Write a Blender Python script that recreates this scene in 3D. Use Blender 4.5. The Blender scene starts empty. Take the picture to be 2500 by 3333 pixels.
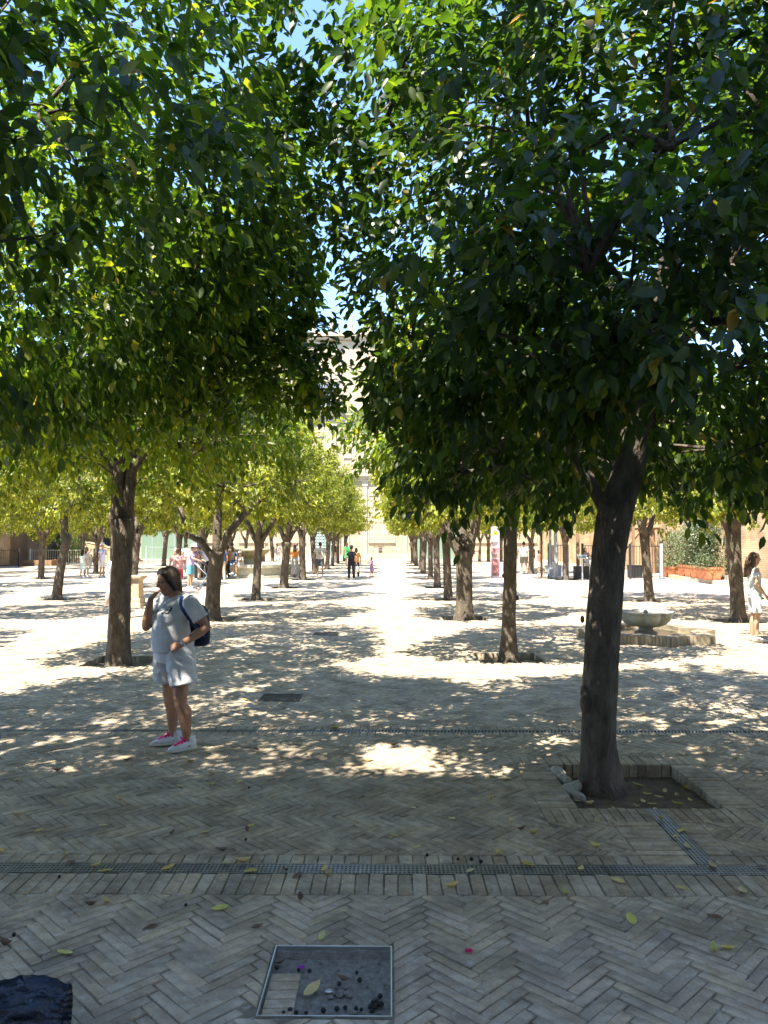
import bpy, bmesh, math, random
import numpy as np
from mathutils import Vector, Matrix
from mathutils.bvhtree import BVHTree

random.seed(7); np.random.seed(7)
R = math.radians
scene = bpy.context.scene
C = scene.collection

# ------------------------------------------------------------------ camera
F, VX, HY, CH = 2500.0, 1272.0, 1760.0, 1.85      # focal px, vanishing x, horizon y, eye height
cam_d = bpy.data.cameras.new('camera'); cam = bpy.data.objects.new('camera', cam_d); C.objects.link(cam)
cam.location = (0, 0, CH)
cam.rotation_euler = (R(90 + 2.14), 0, R(0.504))
cam_d.sensor_fit = 'VERTICAL'; cam_d.sensor_height = 36.0; cam_d.lens = 36.0 * F / 3333.0
cam_d.clip_start = 0.05; cam_d.clip_end = 2000
scene.camera = cam

# ------------------------------------------------------------------ sky + sun
SUN_TO = Vector((-0.31, -0.50, 1.0)).normalized()
world = bpy.data.worlds.new('World'); scene.world = world; world.use_nodes = True
wn = world.node_tree
bg = wn.nodes['Background']
sky = wn.nodes.new('ShaderNodeTexSky'); sky.sky_type = 'NISHITA'; sky.sun_disc = False
sky.sun_elevation = math.asin(SUN_TO.z); sky.sun_rotation = math.atan2(SUN_TO.x, SUN_TO.y)
sky.air_density = 1.0; sky.dust_density = 0.0; sky.ozone_density = 4.0; sky.altitude = 3000
wn.links.new(sky.outputs[0], bg.inputs[0]); bg.inputs[1].default_value = 0.118
sun_d = bpy.data.lights.new('sun', 'SUN'); sun_d.energy = 3.0; sun_d.angle = R(0.53); sun_d.color = (1.0, 0.93, 0.80)
sun = bpy.data.objects.new('sun', sun_d); C.objects.link(sun); sun.location = (0, 0, 60)
sun.rotation_euler = (-SUN_TO).to_track_quat('-Z', 'Y').to_euler()
vs = scene.view_settings
vs.view_transform = 'Standard'; vs.look = 'None'; vs.exposure = 2.68; vs.gamma = 1.0
scene.cycles.use_denoising = True
scene.cycles.max_bounces = 6; scene.cycles.diffuse_bounces = 4; scene.cycles.glossy_bounces = 2
scene.cycles.transmission_bounces = 5; scene.cycles.transparent_max_bounces = 6
scene.cycles.sample_clamp_indirect = 4.0

# ------------------------------------------------------------------ helpers
def G(x, y):                       # photo pixel of a point on the ground -> metres
    d = F * CH / (y - HY)
    return Vector(((x - VX) * d / F, d, 0))
def P(x, y, d):                    # photo pixel at a known depth -> metres
    return Vector(((x - VX) * d / F, d, CH + (HY - y) * d / F))

def np_mesh(name, v, faces_flat, counts, smooth=False):
    me = bpy.data.meshes.new(name)
    v = np.asarray(v, np.float32).reshape(-1, 3)
    ff = np.asarray(faces_flat, np.int32).ravel(); cnt = np.asarray(counts, np.int32)
    me.vertices.add(len(v)); me.vertices.foreach_set('co', v.ravel())
    me.loops.add(len(ff)); me.loops.foreach_set('vertex_index', ff)
    me.polygons.add(len(cnt))
    st = np.zeros(len(cnt), np.int32); st[1:] = np.cumsum(cnt)[:-1]
    me.polygons.foreach_set('loop_start', st); me.polygons.foreach_set('loop_total', cnt)
    me.polygons.foreach_set('use_smooth', np.full(len(cnt), smooth))
    me.update(calc_edges=True)
    return me

class MB:                          # collects boxes, lofts, prisms into one mesh
    def __init__(s): s.v = []; s.f = []
    def add(s, vs_, fs_):
        o = len(s.v); s.v += [tuple(p) for p in vs_]; s.f += [tuple(i + o for i in f) for f in fs_]; return s
    def box(s, x0, x1, y0, y1, z0, z1, M=None):
        p = [Vector(q) for q in ((x0,y0,z0),(x1,y0,z0),(x1,y1,z0),(x0,y1,z0),(x0,y0,z1),(x1,y0,z1),(x1,y1,z1),(x0,y1,z1))]
        if M is not None: p = [M @ q for q in p]
        return s.add(p, ((3,2,1,0),(4,5,6,7),(0,1,5,4),(1,2,6,5),(2,3,7,6),(3,0,4,7)))
    def loft(s, pts, rad, n=10, ref=None, cap=True):
        v, f = loft(pts, rad, n, ref, cap); return s.add(v, f)
    def lathe(s, prof, n=24, c=(0,0,0), lob=None):
        vs_ = []; fs_ = []
        for (r, z) in prof:
            for i in range(n):
                a = 2*math.pi*i/n; k = lob(a, r, z) if lob else 1.0
                vs_.append((c[0]+r*k*math.cos(a), c[1]+r*k*math.sin(a), c[2]+z))
        for j in range(len(prof)-1):
            for i in range(n):
                fs_.append((j*n+i, j*n+(i+1)%n, (j+1)*n+(i+1)%n, (j+1)*n+i))
        fs_.append(tuple(range(n))[::-1]); fs_.append(tuple((len(prof)-1)*n+i for i in range(n)))
        return s.add(vs_, fs_)
    def prism(s, poly, z0, z1):
        n = len(poly)
        return s.add([(p[0],p[1],z0) for p in poly]+[(p[0],p[1],z1) for p in poly],
              [tuple(range(n))[::-1], tuple(range(n,2*n))]+[(i,(i+1)%n,n+(i+1)%n,n+i) for i in range(n)])
    def sphere(s, c, r, n=8, m=6):
        rr = r if hasattr(r, '__len__') else (r,r,r)
        vs_ = [(c[0],c[1],c[2]-rr[2])]; fs_ = []
        for j in range(1,m):
            t = -math.pi/2+math.pi*j/m
            for i in range(n):
                a = 2*math.pi*i/n; vs_.append((c[0]+rr[0]*math.cos(t)*math.cos(a), c[1]+rr[1]*math.cos(t)*math.sin(a), c[2]+rr[2]*math.sin(t)))
        vs_.append((c[0],c[1],c[2]+rr[2])); L = len(vs_)-1
        for i in range(n):
            fs_.append((0,1+(i+1)%n,1+i)); fs_.append((L,1+(m-2)*n+i,1+(m-2)*n+(i+1)%n))
        for j in range(m-2):
            for i in range(n):
                fs_.append((1+j*n+i,1+j*n+(i+1)%n,1+(j+1)*n+(i+1)%n,1+(j+1)*n+i))
        return s.add(vs_, fs_)
    def mesh(s, name, smooth=False):
        me = bpy.data.meshes.new(name); me.from_pydata(s.v, [], s.f); me.update()
        if smooth: me.polygons.foreach_set('use_smooth', [True]*len(me.polygons))
        return me
    def build(s, name, m, parent=None, smooth=False, loc=None):
        return obj(name, s.mesh(name, smooth), m, parent, loc)

def loft(pts, rad, n=10, ref=None, cap=True):
    pts = [Vector(p) for p in pts]; vs_ = []; fs_ = []
    m = len(pts)
    for k in range(m):
        t = (pts[min(k+1,m-1)] - pts[max(k-1,0)])
        t = t.normalized() if t.length > 1e-9 else Vector((0,0,1))
        a = Vector(ref) if ref is not None else (Vector((1,0,0)) if abs(t.x) < 0.8 else Vector((0,1,0)))
        a = a - t*a.dot(t)
        if a.length < 1e-4: a = Vector((0,1,0)) - t*t.y
        a.normalize(); b = t.cross(a)
        r = rad[k] if hasattr(rad, '__len__') else rad
        ra, rb = r if hasattr(r, '__len__') else (r, r)
        for i in range(n):
            th = 2*math.pi*i/n
            vs_.append(pts[k] + a*(ra*math.cos(th)) + b*(rb*math.sin(th)))
    for k in range(m-1):
        for i in range(n):
            fs_.append((k*n+i, k*n+(i+1)%n, (k+1)*n+(i+1)%n, (k+1)*n+i))
    if cap:
        fs_.append(tuple(range(n))[::-1]); fs_.append(tuple((m-1)*n+i for i in range(n)))
    return vs_, fs_

def obj(name, me, m=None, parent=None, loc=None):
    o = bpy.data.objects.new(name, me); C.objects.link(o)
    if m is not None and me is not None and len(me.materials) == 0: me.materials.append(m)
    if parent is not None: o.parent = parent
    if loc is not None: o.location = loc
    return o
def tag(o, label=None, cat=None, group=None, kind=None):
    if label: o['label'] = label
    if cat: o['category'] = cat
    if group: o['group'] = group
    if kind: o['kind'] = kind
    return o
def empty(name, loc=(0,0,0), rz=0.0):
    o = bpy.data.objects.new(name, None); C.objects.link(o); o.location = loc; o.rotation_euler = (0,0,rz)
    o.empty_display_size = 0.1
    return o
def copy_tree(o, parent=None):
    c = o.copy(); C.objects.link(c); c.parent = parent
    for ch in o.children: copy_tree(ch, c)
    return c

# ------------------------------------------------------------------ materials
def mat(name, col, rough=0.7, var=0.15, scale=6.0, bump=0.0, bscale=None, metal=0.0, spec=0.3,
        col2=None, island=0.0, objrand=0.0, trans=0.0, alpha=None, sheen=0.0, stretch=None, bdist=0.01):
    m = bpy.data.materials.new(name); m.use_nodes = True
    nt = m.node_tree; N = nt.nodes; L = nt.links
    b = N['Principled BSDF']; out = N['Material Output']
    b.inputs['Roughness'].default_value = rough; b.inputs['Metallic'].default_value = metal
    b.inputs['Specular IOR Level'].default_value = spec
    if sheen: b.inputs['Sheen Weight'].default_value = sheen
    tc = N.new('ShaderNodeTexCoord'); co = tc.outputs['Object']
    if stretch:
        mp = N.new('ShaderNodeMapping'); mp.inputs['Scale'].default_value = stretch
        L.new(co, mp.inputs[0]); co = mp.outputs[0]
    nz = N.new('ShaderNodeTexNoise'); nz.inputs['Scale'].default_value = scale; nz.inputs['Detail'].default_value = 6
    nz.inputs['Roughness'].default_value = 0.6
    L.new(co, nz.inputs['Vector'])
    rp = N.new('ShaderNodeValToRGB'); rp.color_ramp.elements[0].position = 0.3; rp.color_ramp.elements[1].position = 0.7
    c2 = col2 if col2 else tuple(min(1, c*(1+var)) for c in col)
    c1 = tuple(c*(1-var) for c in col)
    rp.color_ramp.elements[0].color = (*c1, 1); rp.color_ramp.elements[1].color = (*c2, 1)
    L.new(nz.outputs['Fac'], rp.inputs[0]); cur = rp.outputs[0]
    if island or objrand:
        hs = N.new('ShaderNodeHueSaturation'); L.new(cur, hs.inputs['Color'])
        src = None
        ge = N.new('ShaderNodeNewGeometry'); oi = N.new('ShaderNodeObjectInfo')
        ad = N.new('ShaderNodeMath'); ad.operation = 'ADD'; L.new(ge.outputs['Random Per Island'], ad.inputs[0]); L.new(oi.outputs['Random'], ad.inputs[1])
        fr = N.new('ShaderNodeMath'); fr.operation = 'FRACT'; L.new(ad.outputs[0], fr.inputs[0])
        mr = N.new('ShaderNodeMapRange'); k = max(island, objrand)
        mr.inputs['To Min'].default_value = 1-k; mr.inputs['To Max'].default_value = 1+k
        L.new(fr.outputs[0], mr.inputs[0]); L.new(mr.outputs[0], hs.inputs['Value'])
        ms = N.new('ShaderNodeMath'); ms.operation = 'MULTIPLY'; ms.inputs[1].default_value = 7.31; L.new(fr.outputs[0], ms.inputs[0])
        f2 = N.new('ShaderNodeMath'); f2.operation = 'FRACT'; L.new(ms.outputs[0], f2.inputs[0])
        m2 = N.new('ShaderNodeMapRange'); m2.inputs['To Min'].default_value = 1-k*0.8; m2.inputs['To Max'].default_value = 1+k*0.8
        L.new(f2.outputs[0], m2.inputs[0]); L.new(m2.outputs[0], hs.inputs['Saturation'])
        cur = hs.outputs[0]
    L.new(cur, b.inputs['Base Color'])
    if bump:
        bn = N.new('ShaderNodeTexNoise'); bn.inputs['Scale'].default_value = bscale or scale*4; bn.inputs['Detail'].default_value = 8
        L.new(co, bn.inputs['Vector'])
        bp = N.new('ShaderNodeBump'); bp.inputs['Strength'].default_value = bump; bp.inputs['Distance'].default_value = bdist
        L.new(bn.outputs['Fac'], bp.inputs['Height']); L.new(bp.outputs[0], b.inputs['Normal'])
    if trans:
        tr = N.new('ShaderNodeBsdfTranslucent'); L.new(cur, tr.inputs[0])
        mx = N.new('ShaderNodeMixShader'); mx.inputs[0].default_value = trans
        L.new(b.outputs[0], mx.inputs[1]); L.new(tr.outputs[0], mx.inputs[2]); L.new(mx.outputs[0], out.inputs[0])
    m['_c'] = 1
    return m

def leaf_mat(name, ramp, trans=0.35, tcol=(1.5,1.35,0.5), rough=0.38, spec=0.45):
    m = bpy.data.materials.new(name); m.use_nodes = True
    nt = m.node_tree; N = nt.nodes; L = nt.links; b = N['Principled BSDF']; out = N['Material Output']
    ge = N.new('ShaderNodeNewGeometry'); oi = N.new('ShaderNodeObjectInfo')
    ad = N.new('ShaderNodeMath'); ad.operation = 'ADD'; L.new(ge.outputs['Random Per Island'], ad.inputs[0]); L.new(oi.outputs['Random'], ad.inputs[1])
    fr = N.new('ShaderNodeMath'); fr.operation = 'FRACT'; L.new(ad.outputs[0], fr.inputs[0])
    rp = N.new('ShaderNodeValToRGB'); cr = rp.color_ramp
    cr.elements[0].position = ramp[0][0]; cr.elements[0].color = (*ramp[0][1],1)
    cr.elements[1].position = ramp[-1][0]; cr.elements[1].color = (*ramp[-1][1],1)
    for p, c in ramp[1:-1]:
        e = cr.elements.new(p); e.color = (*c,1)
    L.new(fr.outputs[0], rp.inputs[0])
    tc = N.new('ShaderNodeTexCoord'); nz = N.new('ShaderNodeTexNoise'); nz.inputs['Scale'].default_value = 1.1; nz.inputs['Detail'].default_value = 2
    L.new(tc.outputs['Object'], nz.inputs['Vector'])
    hs = N.new('ShaderNodeHueSaturation'); mr = N.new('ShaderNodeMapRange'); mr.inputs['From Min'].default_value = 0.3; mr.inputs['From Max'].default_value = 0.7
    mr.inputs['To Min'].default_value = 0.7; mr.inputs['To Max'].default_value = 1.3
    L.new(nz.outputs['Fac'], mr.inputs[0]); L.new(mr.outputs[0], hs.inputs['Value']); L.new(rp.outputs[0], hs.inputs['Color'])
    L.new(hs.outputs[0], b.inputs['Base Color']); b.inputs['Roughness'].default_value = rough; b.inputs['Specular IOR Level'].default_value = spec
    mul = N.new('ShaderNodeMix'); mul.data_type = 'RGBA'; mul.blend_type = 'MULTIPLY'; mul.inputs[0].default_value = 1.0; mul.clamp_result = False
    L.new(hs.outputs[0], mul.inputs[6]); mul.inputs[7].default_value = (*tcol, 1)
    tr = N.new('ShaderNodeBsdfTranslucent'); L.new(mul.outputs[2], tr.inputs[0])
    mx = N.new('ShaderNodeMixShader'); mx.inputs[0].default_value = trans
    L.new(b.outputs[0], mx.inputs[1]); L.new(tr.outputs[0], mx.inputs[2]); L.new(mx.outputs[0], out.inputs[0])
    return m

M = {}
def brick_mat(name, col, island):
    m = mat(name, col, rough=0.85, var=0.28, scale=14.0, bump=1.0, bscale=38, island=island, bdist=0.010)
    nt = m.node_tree; N = nt.nodes; L = nt.links; b = N['Principled BSDF']
    src = b.inputs['Base Color'].links[0].from_socket
    tc = N.new('ShaderNodeTexCoord')
    # pale lime dust worn into patches, in world metres
    ge = N.new('ShaderNodeNewGeometry')
    n1 = N.new('ShaderNodeTexNoise'); n1.inputs['Scale'].default_value = 19; n1.inputs['Detail'].default_value = 8; n1.inputs['Roughness'].default_value = 0.7
    L.new(ge.outputs['Position'], n1.inputs['Vector'])
    r1 = N.new('ShaderNodeValToRGB'); r1.color_ramp.elements[0].position = 0.52; r1.color_ramp.elements[1].position = 0.66
    L.new(n1.outputs['Fac'], r1.inputs[0])
    n2 = N.new('ShaderNodeTexNoise'); n2.inputs['Scale'].default_value = 0.9; n2.inputs['Detail'].default_value = 4
    L.new(ge.outputs['Position'], n2.inputs['Vector'])
    mu = N.new('ShaderNodeMath'); mu.operation = 'MULTIPLY'; L.new(r1.outputs[0], mu.inputs[0]); mr_ = N.new('ShaderNodeMapRange'); mr_.inputs['From Min'].default_value = 0.35; mr_.inputs['From Max'].default_value = 0.62; mr_.inputs['To Min'].default_value = 0.12; mr_.inputs['To Max'].default_value = 0.9; L.new(n2.outputs['Fac'], mr_.inputs[0]); L.new(mr_.outputs[0], mu.inputs[1])
    mx = N.new('ShaderNodeMix'); mx.data_type = 'RGBA'; L.new(mu.outputs[0], mx.inputs[0]); L.new(src, mx.inputs[6]); mx.inputs[7].default_value = (0.56,0.52,0.45,1)
    # darker soiling
    n3 = N.new('ShaderNodeTexNoise'); n3.inputs['Scale'].default_value = 3.1; n3.inputs['Detail'].default_value = 6
    L.new(ge.outputs['Position'], n3.inputs['Vector'])
    r3 = N.new('ShaderNodeValToRGB'); r3.color_ramp.elements[0].position = 0.35; r3.color_ramp.elements[0].color = (0.62,0.62,0.62,1); r3.color_ramp.elements[1].position = 0.6
    L.new(n3.outputs['Fac'], r3.inputs[0])
    m2 = N.new('ShaderNodeMix'); m2.data_type = 'RGBA'; m2.blend_type = 'MULTIPLY'; m2.inputs[0].default_value = 1
    L.new(mx.outputs[2], m2.inputs[6]); L.new(r3.outputs[0], m2.inputs[7])
    # small dark specks of grit and stains
    n4 = N.new('ShaderNodeTexNoise'); n4.inputs['Scale'].default_value = 48; n4.inputs['Detail'].default_value = 6
    L.new(ge.outputs['Position'], n4.inputs['Vector'])
    r4 = N.new('ShaderNodeValToRGB'); r4.color_ramp.elements[0].position = 0.22; r4.color_ramp.elements[0].color = (0.4,0.38,0.36,1); r4.color_ramp.elements[1].position = 0.36
    L.new(n4.outputs['Fac'], r4.inputs[0])
    m3 = N.new('ShaderNodeMix'); m3.data_type = 'RGBA'; m3.blend_type = 'MULTIPLY'; m3.inputs[0].default_value = 1
    L.new(m2.outputs[2], m3.inputs[6]); L.new(r4.outputs[0], m3.inputs[7])
    L.new(m3.outputs[2], b.inputs['Base Color'])
    return m
M['brick'] = brick_mat('paving_brick', (0.46,0.37,0.26), 0.15)
M['mortar'] = brick_mat('mortar', (0.23,0.19,0.14), 0.0)
M['soil'] = mat('soil', (0.15,0.115,0.08), rough=0.95, var=0.4, scale=7, bump=1.0, bscale=45, bdist=0.03)
M['floor'] = mat('far_paving', (0.42,0.355,0.275), rough=0.85, var=0.18, scale=2.2, bump=0.5, bscale=14, bdist=0.01)
M['steel'] = mat('drain_steel', (0.30,0.30,0.29), rough=0.45, var=0.25, scale=12, metal=0.8)
M['chrome'] = mat('bright_metal', (0.62,0.62,0.60), rough=0.3, var=0.1, metal=0.9)
M['iron'] = mat('dark_iron', (0.03,0.03,0.033), rough=0.5, var=0.3, scale=10)
M['greyiron'] = mat('grey_painted_iron', (0.30,0.33,0.36), rough=0.45, var=0.1, scale=10)
M['bark'] = mat('bark', (0.105,0.080,0.060), rough=0.9, var=0.5, scale=11, bump=1.0, bscale=42, stretch=(1,1,0.45), bdist=0.035, col2=(0.175,0.142,0.108))
M['leaf'] = leaf_mat('deep_shaded_orange_leaf', [(0.0,(0.015,0.033,0.011)),(0.45,(0.023,0.048,0.012)),(0.85,(0.040,0.072,0.015)),(0.985,(0.09,0.12,0.02)),(1.0,(0.20,0.12,0.03))], trans=0.36, tcol=(4.4,4.4,0.85))  # four copies of one leaf, sun and shade put into their colours
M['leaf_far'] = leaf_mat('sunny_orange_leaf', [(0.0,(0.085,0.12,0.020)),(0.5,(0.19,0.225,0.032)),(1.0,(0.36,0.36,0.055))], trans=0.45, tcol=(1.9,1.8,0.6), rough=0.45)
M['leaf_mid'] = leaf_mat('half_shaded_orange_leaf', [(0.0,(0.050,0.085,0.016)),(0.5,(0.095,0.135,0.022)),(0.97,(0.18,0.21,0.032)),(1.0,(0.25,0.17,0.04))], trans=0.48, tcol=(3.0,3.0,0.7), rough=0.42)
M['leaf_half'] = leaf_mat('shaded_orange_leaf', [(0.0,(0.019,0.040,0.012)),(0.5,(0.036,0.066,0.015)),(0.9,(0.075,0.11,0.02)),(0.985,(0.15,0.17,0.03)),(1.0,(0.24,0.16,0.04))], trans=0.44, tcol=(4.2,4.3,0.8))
M['shrub'] = leaf_mat('shrub_leaf', [(0.0,(0.05,0.085,0.03)),(0.6,(0.10,0.14,0.05)),(1.0,(0.28,0.30,0.22))], trans=0.25, rough=0.5)
M['fruit'] = mat('green_orange', (0.03,0.06,0.015), rough=0.5, var=0.2, scale=20, bump=0.2, bscale=200)
M['leafyellow'] = mat('fallen_leaf_yellow', (0.62,0.46,0.13), rough=0.55, var=0.25, scale=18, objrand=0.25, col2=(0.72,0.58,0.26))
M['leafgreen'] = mat('fallen_leaf_green', (0.48,0.46,0.15), rough=0.5, var=0.2, scale=18, objrand=0.2)
M['leafbrown'] = mat('fallen_leaf_brown', (0.17,0.105,0.07), rough=0.7, var=0.3, scale=18, objrand=0.25)
M['stone'] = mat('pale_ashlar', (0.42,0.335,0.225), rough=0.85, var=0.12, scale=0.7, bump=0.4, bscale=6, island=0.09, objrand=0.09, bdist=0.02)
M['stonetrim'] = mat('pale_stone_trim', (0.42,0.34,0.24), rough=0.85, var=0.15, scale=0.9, bump=0.3, bscale=8)
M['marble'] = mat('weathered_marble', (0.46,0.45,0.36), rough=0.6, var=0.25, scale=4, bump=0.3, bscale=18)
M['granite'] = mat('grey_granite', (0.40,0.37,0.31), rough=0.75, var=0.25, scale=5, bump=0.4, bscale=30)
M['water'] = mat('pool_water', (0.20,0.17,0.09), rough=0.08, var=0.3, scale=5, bump=0.3, bscale=14, spec=0.6)
M['terracotta'] = mat('terracotta', (0.46,0.18,0.085), rough=0.75, var=0.2, scale=5, bump=0.2)
M['wood'] = mat('weathered_wood', (0.22,0.14,0.08), rough=0.8, var=0.25, scale=5, stretch=(1,1,0.2))
M['glass'] = None
def glass_mat(name, col, alpha):
    m = bpy.data.materials.new(name); m.use_nodes = True; N = m.node_tree.nodes; L = m.node_tree.links
    b = N['Principled BSDF']; b.inputs['Base Color'].default_value = (*col,1); b.inputs['Roughness'].default_value = 0.06
    nz = N.new('ShaderNodeTexNoise'); nz.inputs['Scale'].default_value = 2.0
    mr = N.new('ShaderNodeMapRange'); mr.inputs['To Min'].default_value = 0.03; mr.inputs['To Max'].default_value = 0.14; L.new(nz.outputs[0], mr.inputs[0]); L.new(mr.outputs[0], b.inputs['Roughness'])
    tp = N.new('ShaderNodeBsdfTransparent'); tp.inputs[0].default_value = (*[min(1, c*1.8+0.1) for c in col],1)
    mx = N.new('ShaderNodeMixShader'); mx.inputs[0].default_value = alpha
    L.new(tp.outputs[0], mx.inputs[1]); L.new(b.outputs[0], mx.inputs[2]); L.new(mx.outputs[0], N['Material Output'].inputs[0])
    return m
M['glass'] = glass_mat('green_glass', (0.30,0.40,0.32), 0.5)
M['clearglass'] = glass_mat('clear_glass', (0.12,0.13,0.13), 0.3)
M['lens'] = glass_mat('spectacle_lens', (0.5,0.5,0.5), 0.08)

def wall_brick_mat():
    m = bpy.data.materials.new('roman_brick_wall'); m.use_nodes = True; N = m.node_tree.nodes; L = m.node_tree.links; b = N['Principled BSDF']
    tc = N.new('ShaderNodeTexCoord'); sp = N.new('ShaderNodeSeparateXYZ'); L.new(tc.outputs['Object'], sp.inputs[0])
    ad = N.new('ShaderNodeMath'); ad.operation = 'ADD'; L.new(sp.outputs[0], ad.inputs[0]); L.new(sp.outputs[1], ad.inputs[1])
    cb = N.new('ShaderNodeCombineXYZ'); L.new(ad.outputs[0], cb.inputs[0]); L.new(sp.outputs[2], cb.inputs[1])
    nz0 = N.new('ShaderNodeTexNoise'); nz0.inputs['Scale'].default_value = 1.4; L.new(tc.outputs['Object'], nz0.inputs['Vector'])
    vm = N.new('ShaderNodeVectorMath'); vm.operation = 'MULTIPLY_ADD'; vm.inputs[1].default_value = (0.06,0.06,0); L.new(nz0.outputs['Color'], vm.inputs[0]); L.new(cb.outputs[0], vm.inputs[2])
    bt = N.new('ShaderNodeTexBrick'); L.new(vm.outputs[0], bt.inputs['Vector'])
    bt.inputs['Scale'].default_value = 1.0; bt.inputs['Brick Width'].default_value = 0.29; bt.inputs['Row Height'].default_value = 0.085
    bt.inputs['Mortar Size'].default_value = 0.014; bt.inputs['Mortar Smooth'].default_value = 0.5; bt.inputs['Bias'].default_value = -0.1
    bt.inputs['Color1'].default_value = (0.46,0.31,0.17,1); bt.inputs['Color2'].default_value = (0.36,0.22,0.12,1); bt.inputs['Mortar'].default_value = (0.48,0.39,0.27,1)
    nz = N.new('ShaderNodeTexNoise'); nz.inputs['Scale'].default_value = 1.1; nz.inputs['Detail'].default_value = 8; L.new(tc.outputs['Object'], nz.inputs['Vector'])
    rp = N.new('ShaderNodeValToRGB'); rp.color_ramp.elements[0].position = 0.35; rp.color_ramp.elements[0].color = (0.7,0.68,0.66,1); rp.color_ramp.elements[1].position = 0.65; rp.color_ramp.elements[1].color = (1.15,1.12,1.08,1)
    L.new(nz.outputs[0], rp.inputs[0])
    mx = N.new('ShaderNodeMix'); mx.data_type = 'RGBA'; mx.blend_type = 'MULTIPLY'; mx.inputs[0].default_value = 1; mx.clamp_result = False
    L.new(bt.outputs['Color'], mx.inputs[6]); L.new(rp.outputs[0], mx.inputs[7]); L.new(mx.outputs[2], b.inputs['Base Color'])
    b.inputs['Roughness'].default_value = 0.9
    bp = N.new('ShaderNodeBump'); bp.inputs['Strength'].default_value = 0.8; bp.inputs['Distance'].default_value = 0.02; bp.invert = True
    L.new(bt.outputs['Fac'], bp.inputs['Height']); L.new(bp.outputs[0], b.inputs['Normal'])
    return m
M['wallbrick'] = wall_brick_mat()
def cloth(name, col, var=0.08): 
    return mat(name, col, rough=0.85, var=var, scale=12, bump=0.25, bscale=60, sheen=0.15, spec=0.15)
M['skin'] = mat('skin', (0.46,0.27,0.18), rough=0.55, var=0.08, scale=14, bump=0.05, bscale=150)
M['skintan'] = mat('tanned_skin', (0.34,0.18,0.115), rough=0.55, var=0.08, scale=14)
M['hairdark'] = mat('dark_brown_hair', (0.028,0.019,0.014), rough=0.5, var=0.4, scale=30, bump=0.7, bscale=60, stretch=(1,1,0.15))
M['hairbrown'] = mat('brown_hair', (0.085,0.05,0.03), rough=0.5, var=0.4, scale=30, bump=0.7, bscale=60, stretch=(1,1,0.15))
M['hairred'] = mat('auburn_hair', (0.22,0.09,0.04), rough=0.5, var=0.3, scale=30)
from mathutils import noise as mnoise
# ------------------------------------------------------------------ layout of the courtyard
ROWX = {-4: -22.6, -3: -16.6, -2: -10.4, -1: -4.2, 0: 1.83, 1: 7.95}
ROWY = [5.75 + 6.25*k for k in range(11)]
def in_view(x, y, m=3.9):          # could the crown or its shadow reach the picture?
    if y < 3: return False
    yy = y + 4.5
    return -0.53*yy - m < x < 0.51*yy + m
TREES = []
rt = random.Random(11)
FIX = {(0,0):(1.56,5.72),(0,1):(1.86,12.15),(0,2):(1.74,18.35),(0,3):(1.80,24.2),(0,4):(1.86,30.6),(0,5):(1.91,37.0),
       (-1,0):(-4.2,5.4),(-1,1):(-4.13,11.75),(-1,2):(-4.2,18.1),(-1,3):(-4.24,24.2),(-1,4):(-4.2,30.2),(-1,5):(-4.17,36.4),
       (1,2):(8.0,17.8),(1,3):(7.9,23.6),(1,5):(8.3,36.7),(-2,3):(-10.5,24.2),(-3,5):(-17.0,37.3)}
for r, rx in ROWX.items():
    for k, ry in enumerate(ROWY):
        x, y = FIX.get((r,k), (rx + rt.uniform(-.12,.12), ry + rt.uniform(-.15,.15)))
        if (r, k) in ((1,4),): continue
        if in_view(x, y): TREES.append((r, k, x, y))

PITS = []                          # x0,x1,y0,y1
for (r, k, x, y) in TREES:
    if r == 0 and k == 0: PITS.append((1.30, 2.31, 5.41, 6.44))
    else: PITS.append((x-0.5, x+0.5, y-0.40, y+0.62))

BRICKEND = 25.3
DRAINS = [4.41 + 3.14*k for k in range(24)]
MAN = (-0.525, 0.005, 3.05, 3.57)  # recessed cover

def sheet(name, x0, x1, y0, y1, z, holes, m):
    xs = {x0, x1}; ys = {y0, y1}
    hs = [h for h in holes if h[0] < x1 and h[1] > x0 and h[2] < y1 and h[3] > y0]
    for h in hs: xs |= {max(x0,h[0]), min(x1,h[1])}; ys |= {max(y0,h[2]), min(y1,h[3])}
    xs = sorted(xs); ys = sorted(ys); vs_ = []; fs_ = []
    idx = {}
    def vid(i, j):
        if (i,j) not in idx: idx[(i,j)] = len(vs_); vs_.append((xs[i], ys[j], z))
        return idx[(i,j)]
    for j in range(len(ys)-1):
        cy = (ys[j]+ys[j+1])/2
        row = [h for h in hs if h[2] < cy < h[3]]
        for i in range(len(xs)-1):
            cx = (xs[i]+xs[i+1])/2
            if any(h[0] < cx < h[1] for h in row): continue
            fs_.append((vid(i,j), vid(i+1,j), vid(i+1,j+1), vid(i,j+1)))
    me = bpy.data.meshes.new(name); me.from_pydata(vs_, [], fs_); me.update()
    o = obj(name, me, m); tag(o, kind='structure'); return o

gm = MB(); gm.add([(-400,-300,-0.13),(400,-300,-0.13),(400,600,-0.13),(-400,600,-0.13)], [(0,1,2,3)])
ground = gm.build('ground', M['soil']); tag(ground, kind='structure')
CH_PIT = (1.755, 1.865, 4.47, 5.41)      # small channel from the near tree's pit to the drain
holes = PITS + [MAN, (-40,40,4.345,4.475), (-40,40,7.51,7.60), CH_PIT]
paving = sheet('paving', -28.5, 14.6, -2.95, BRICKEND, -0.007, holes, M['mortar'])
far_floor = sheet('courtyard_floor', -28.5, 17.5, BRICKEND, 78.2, -0.004, PITS, M['floor'])

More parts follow.
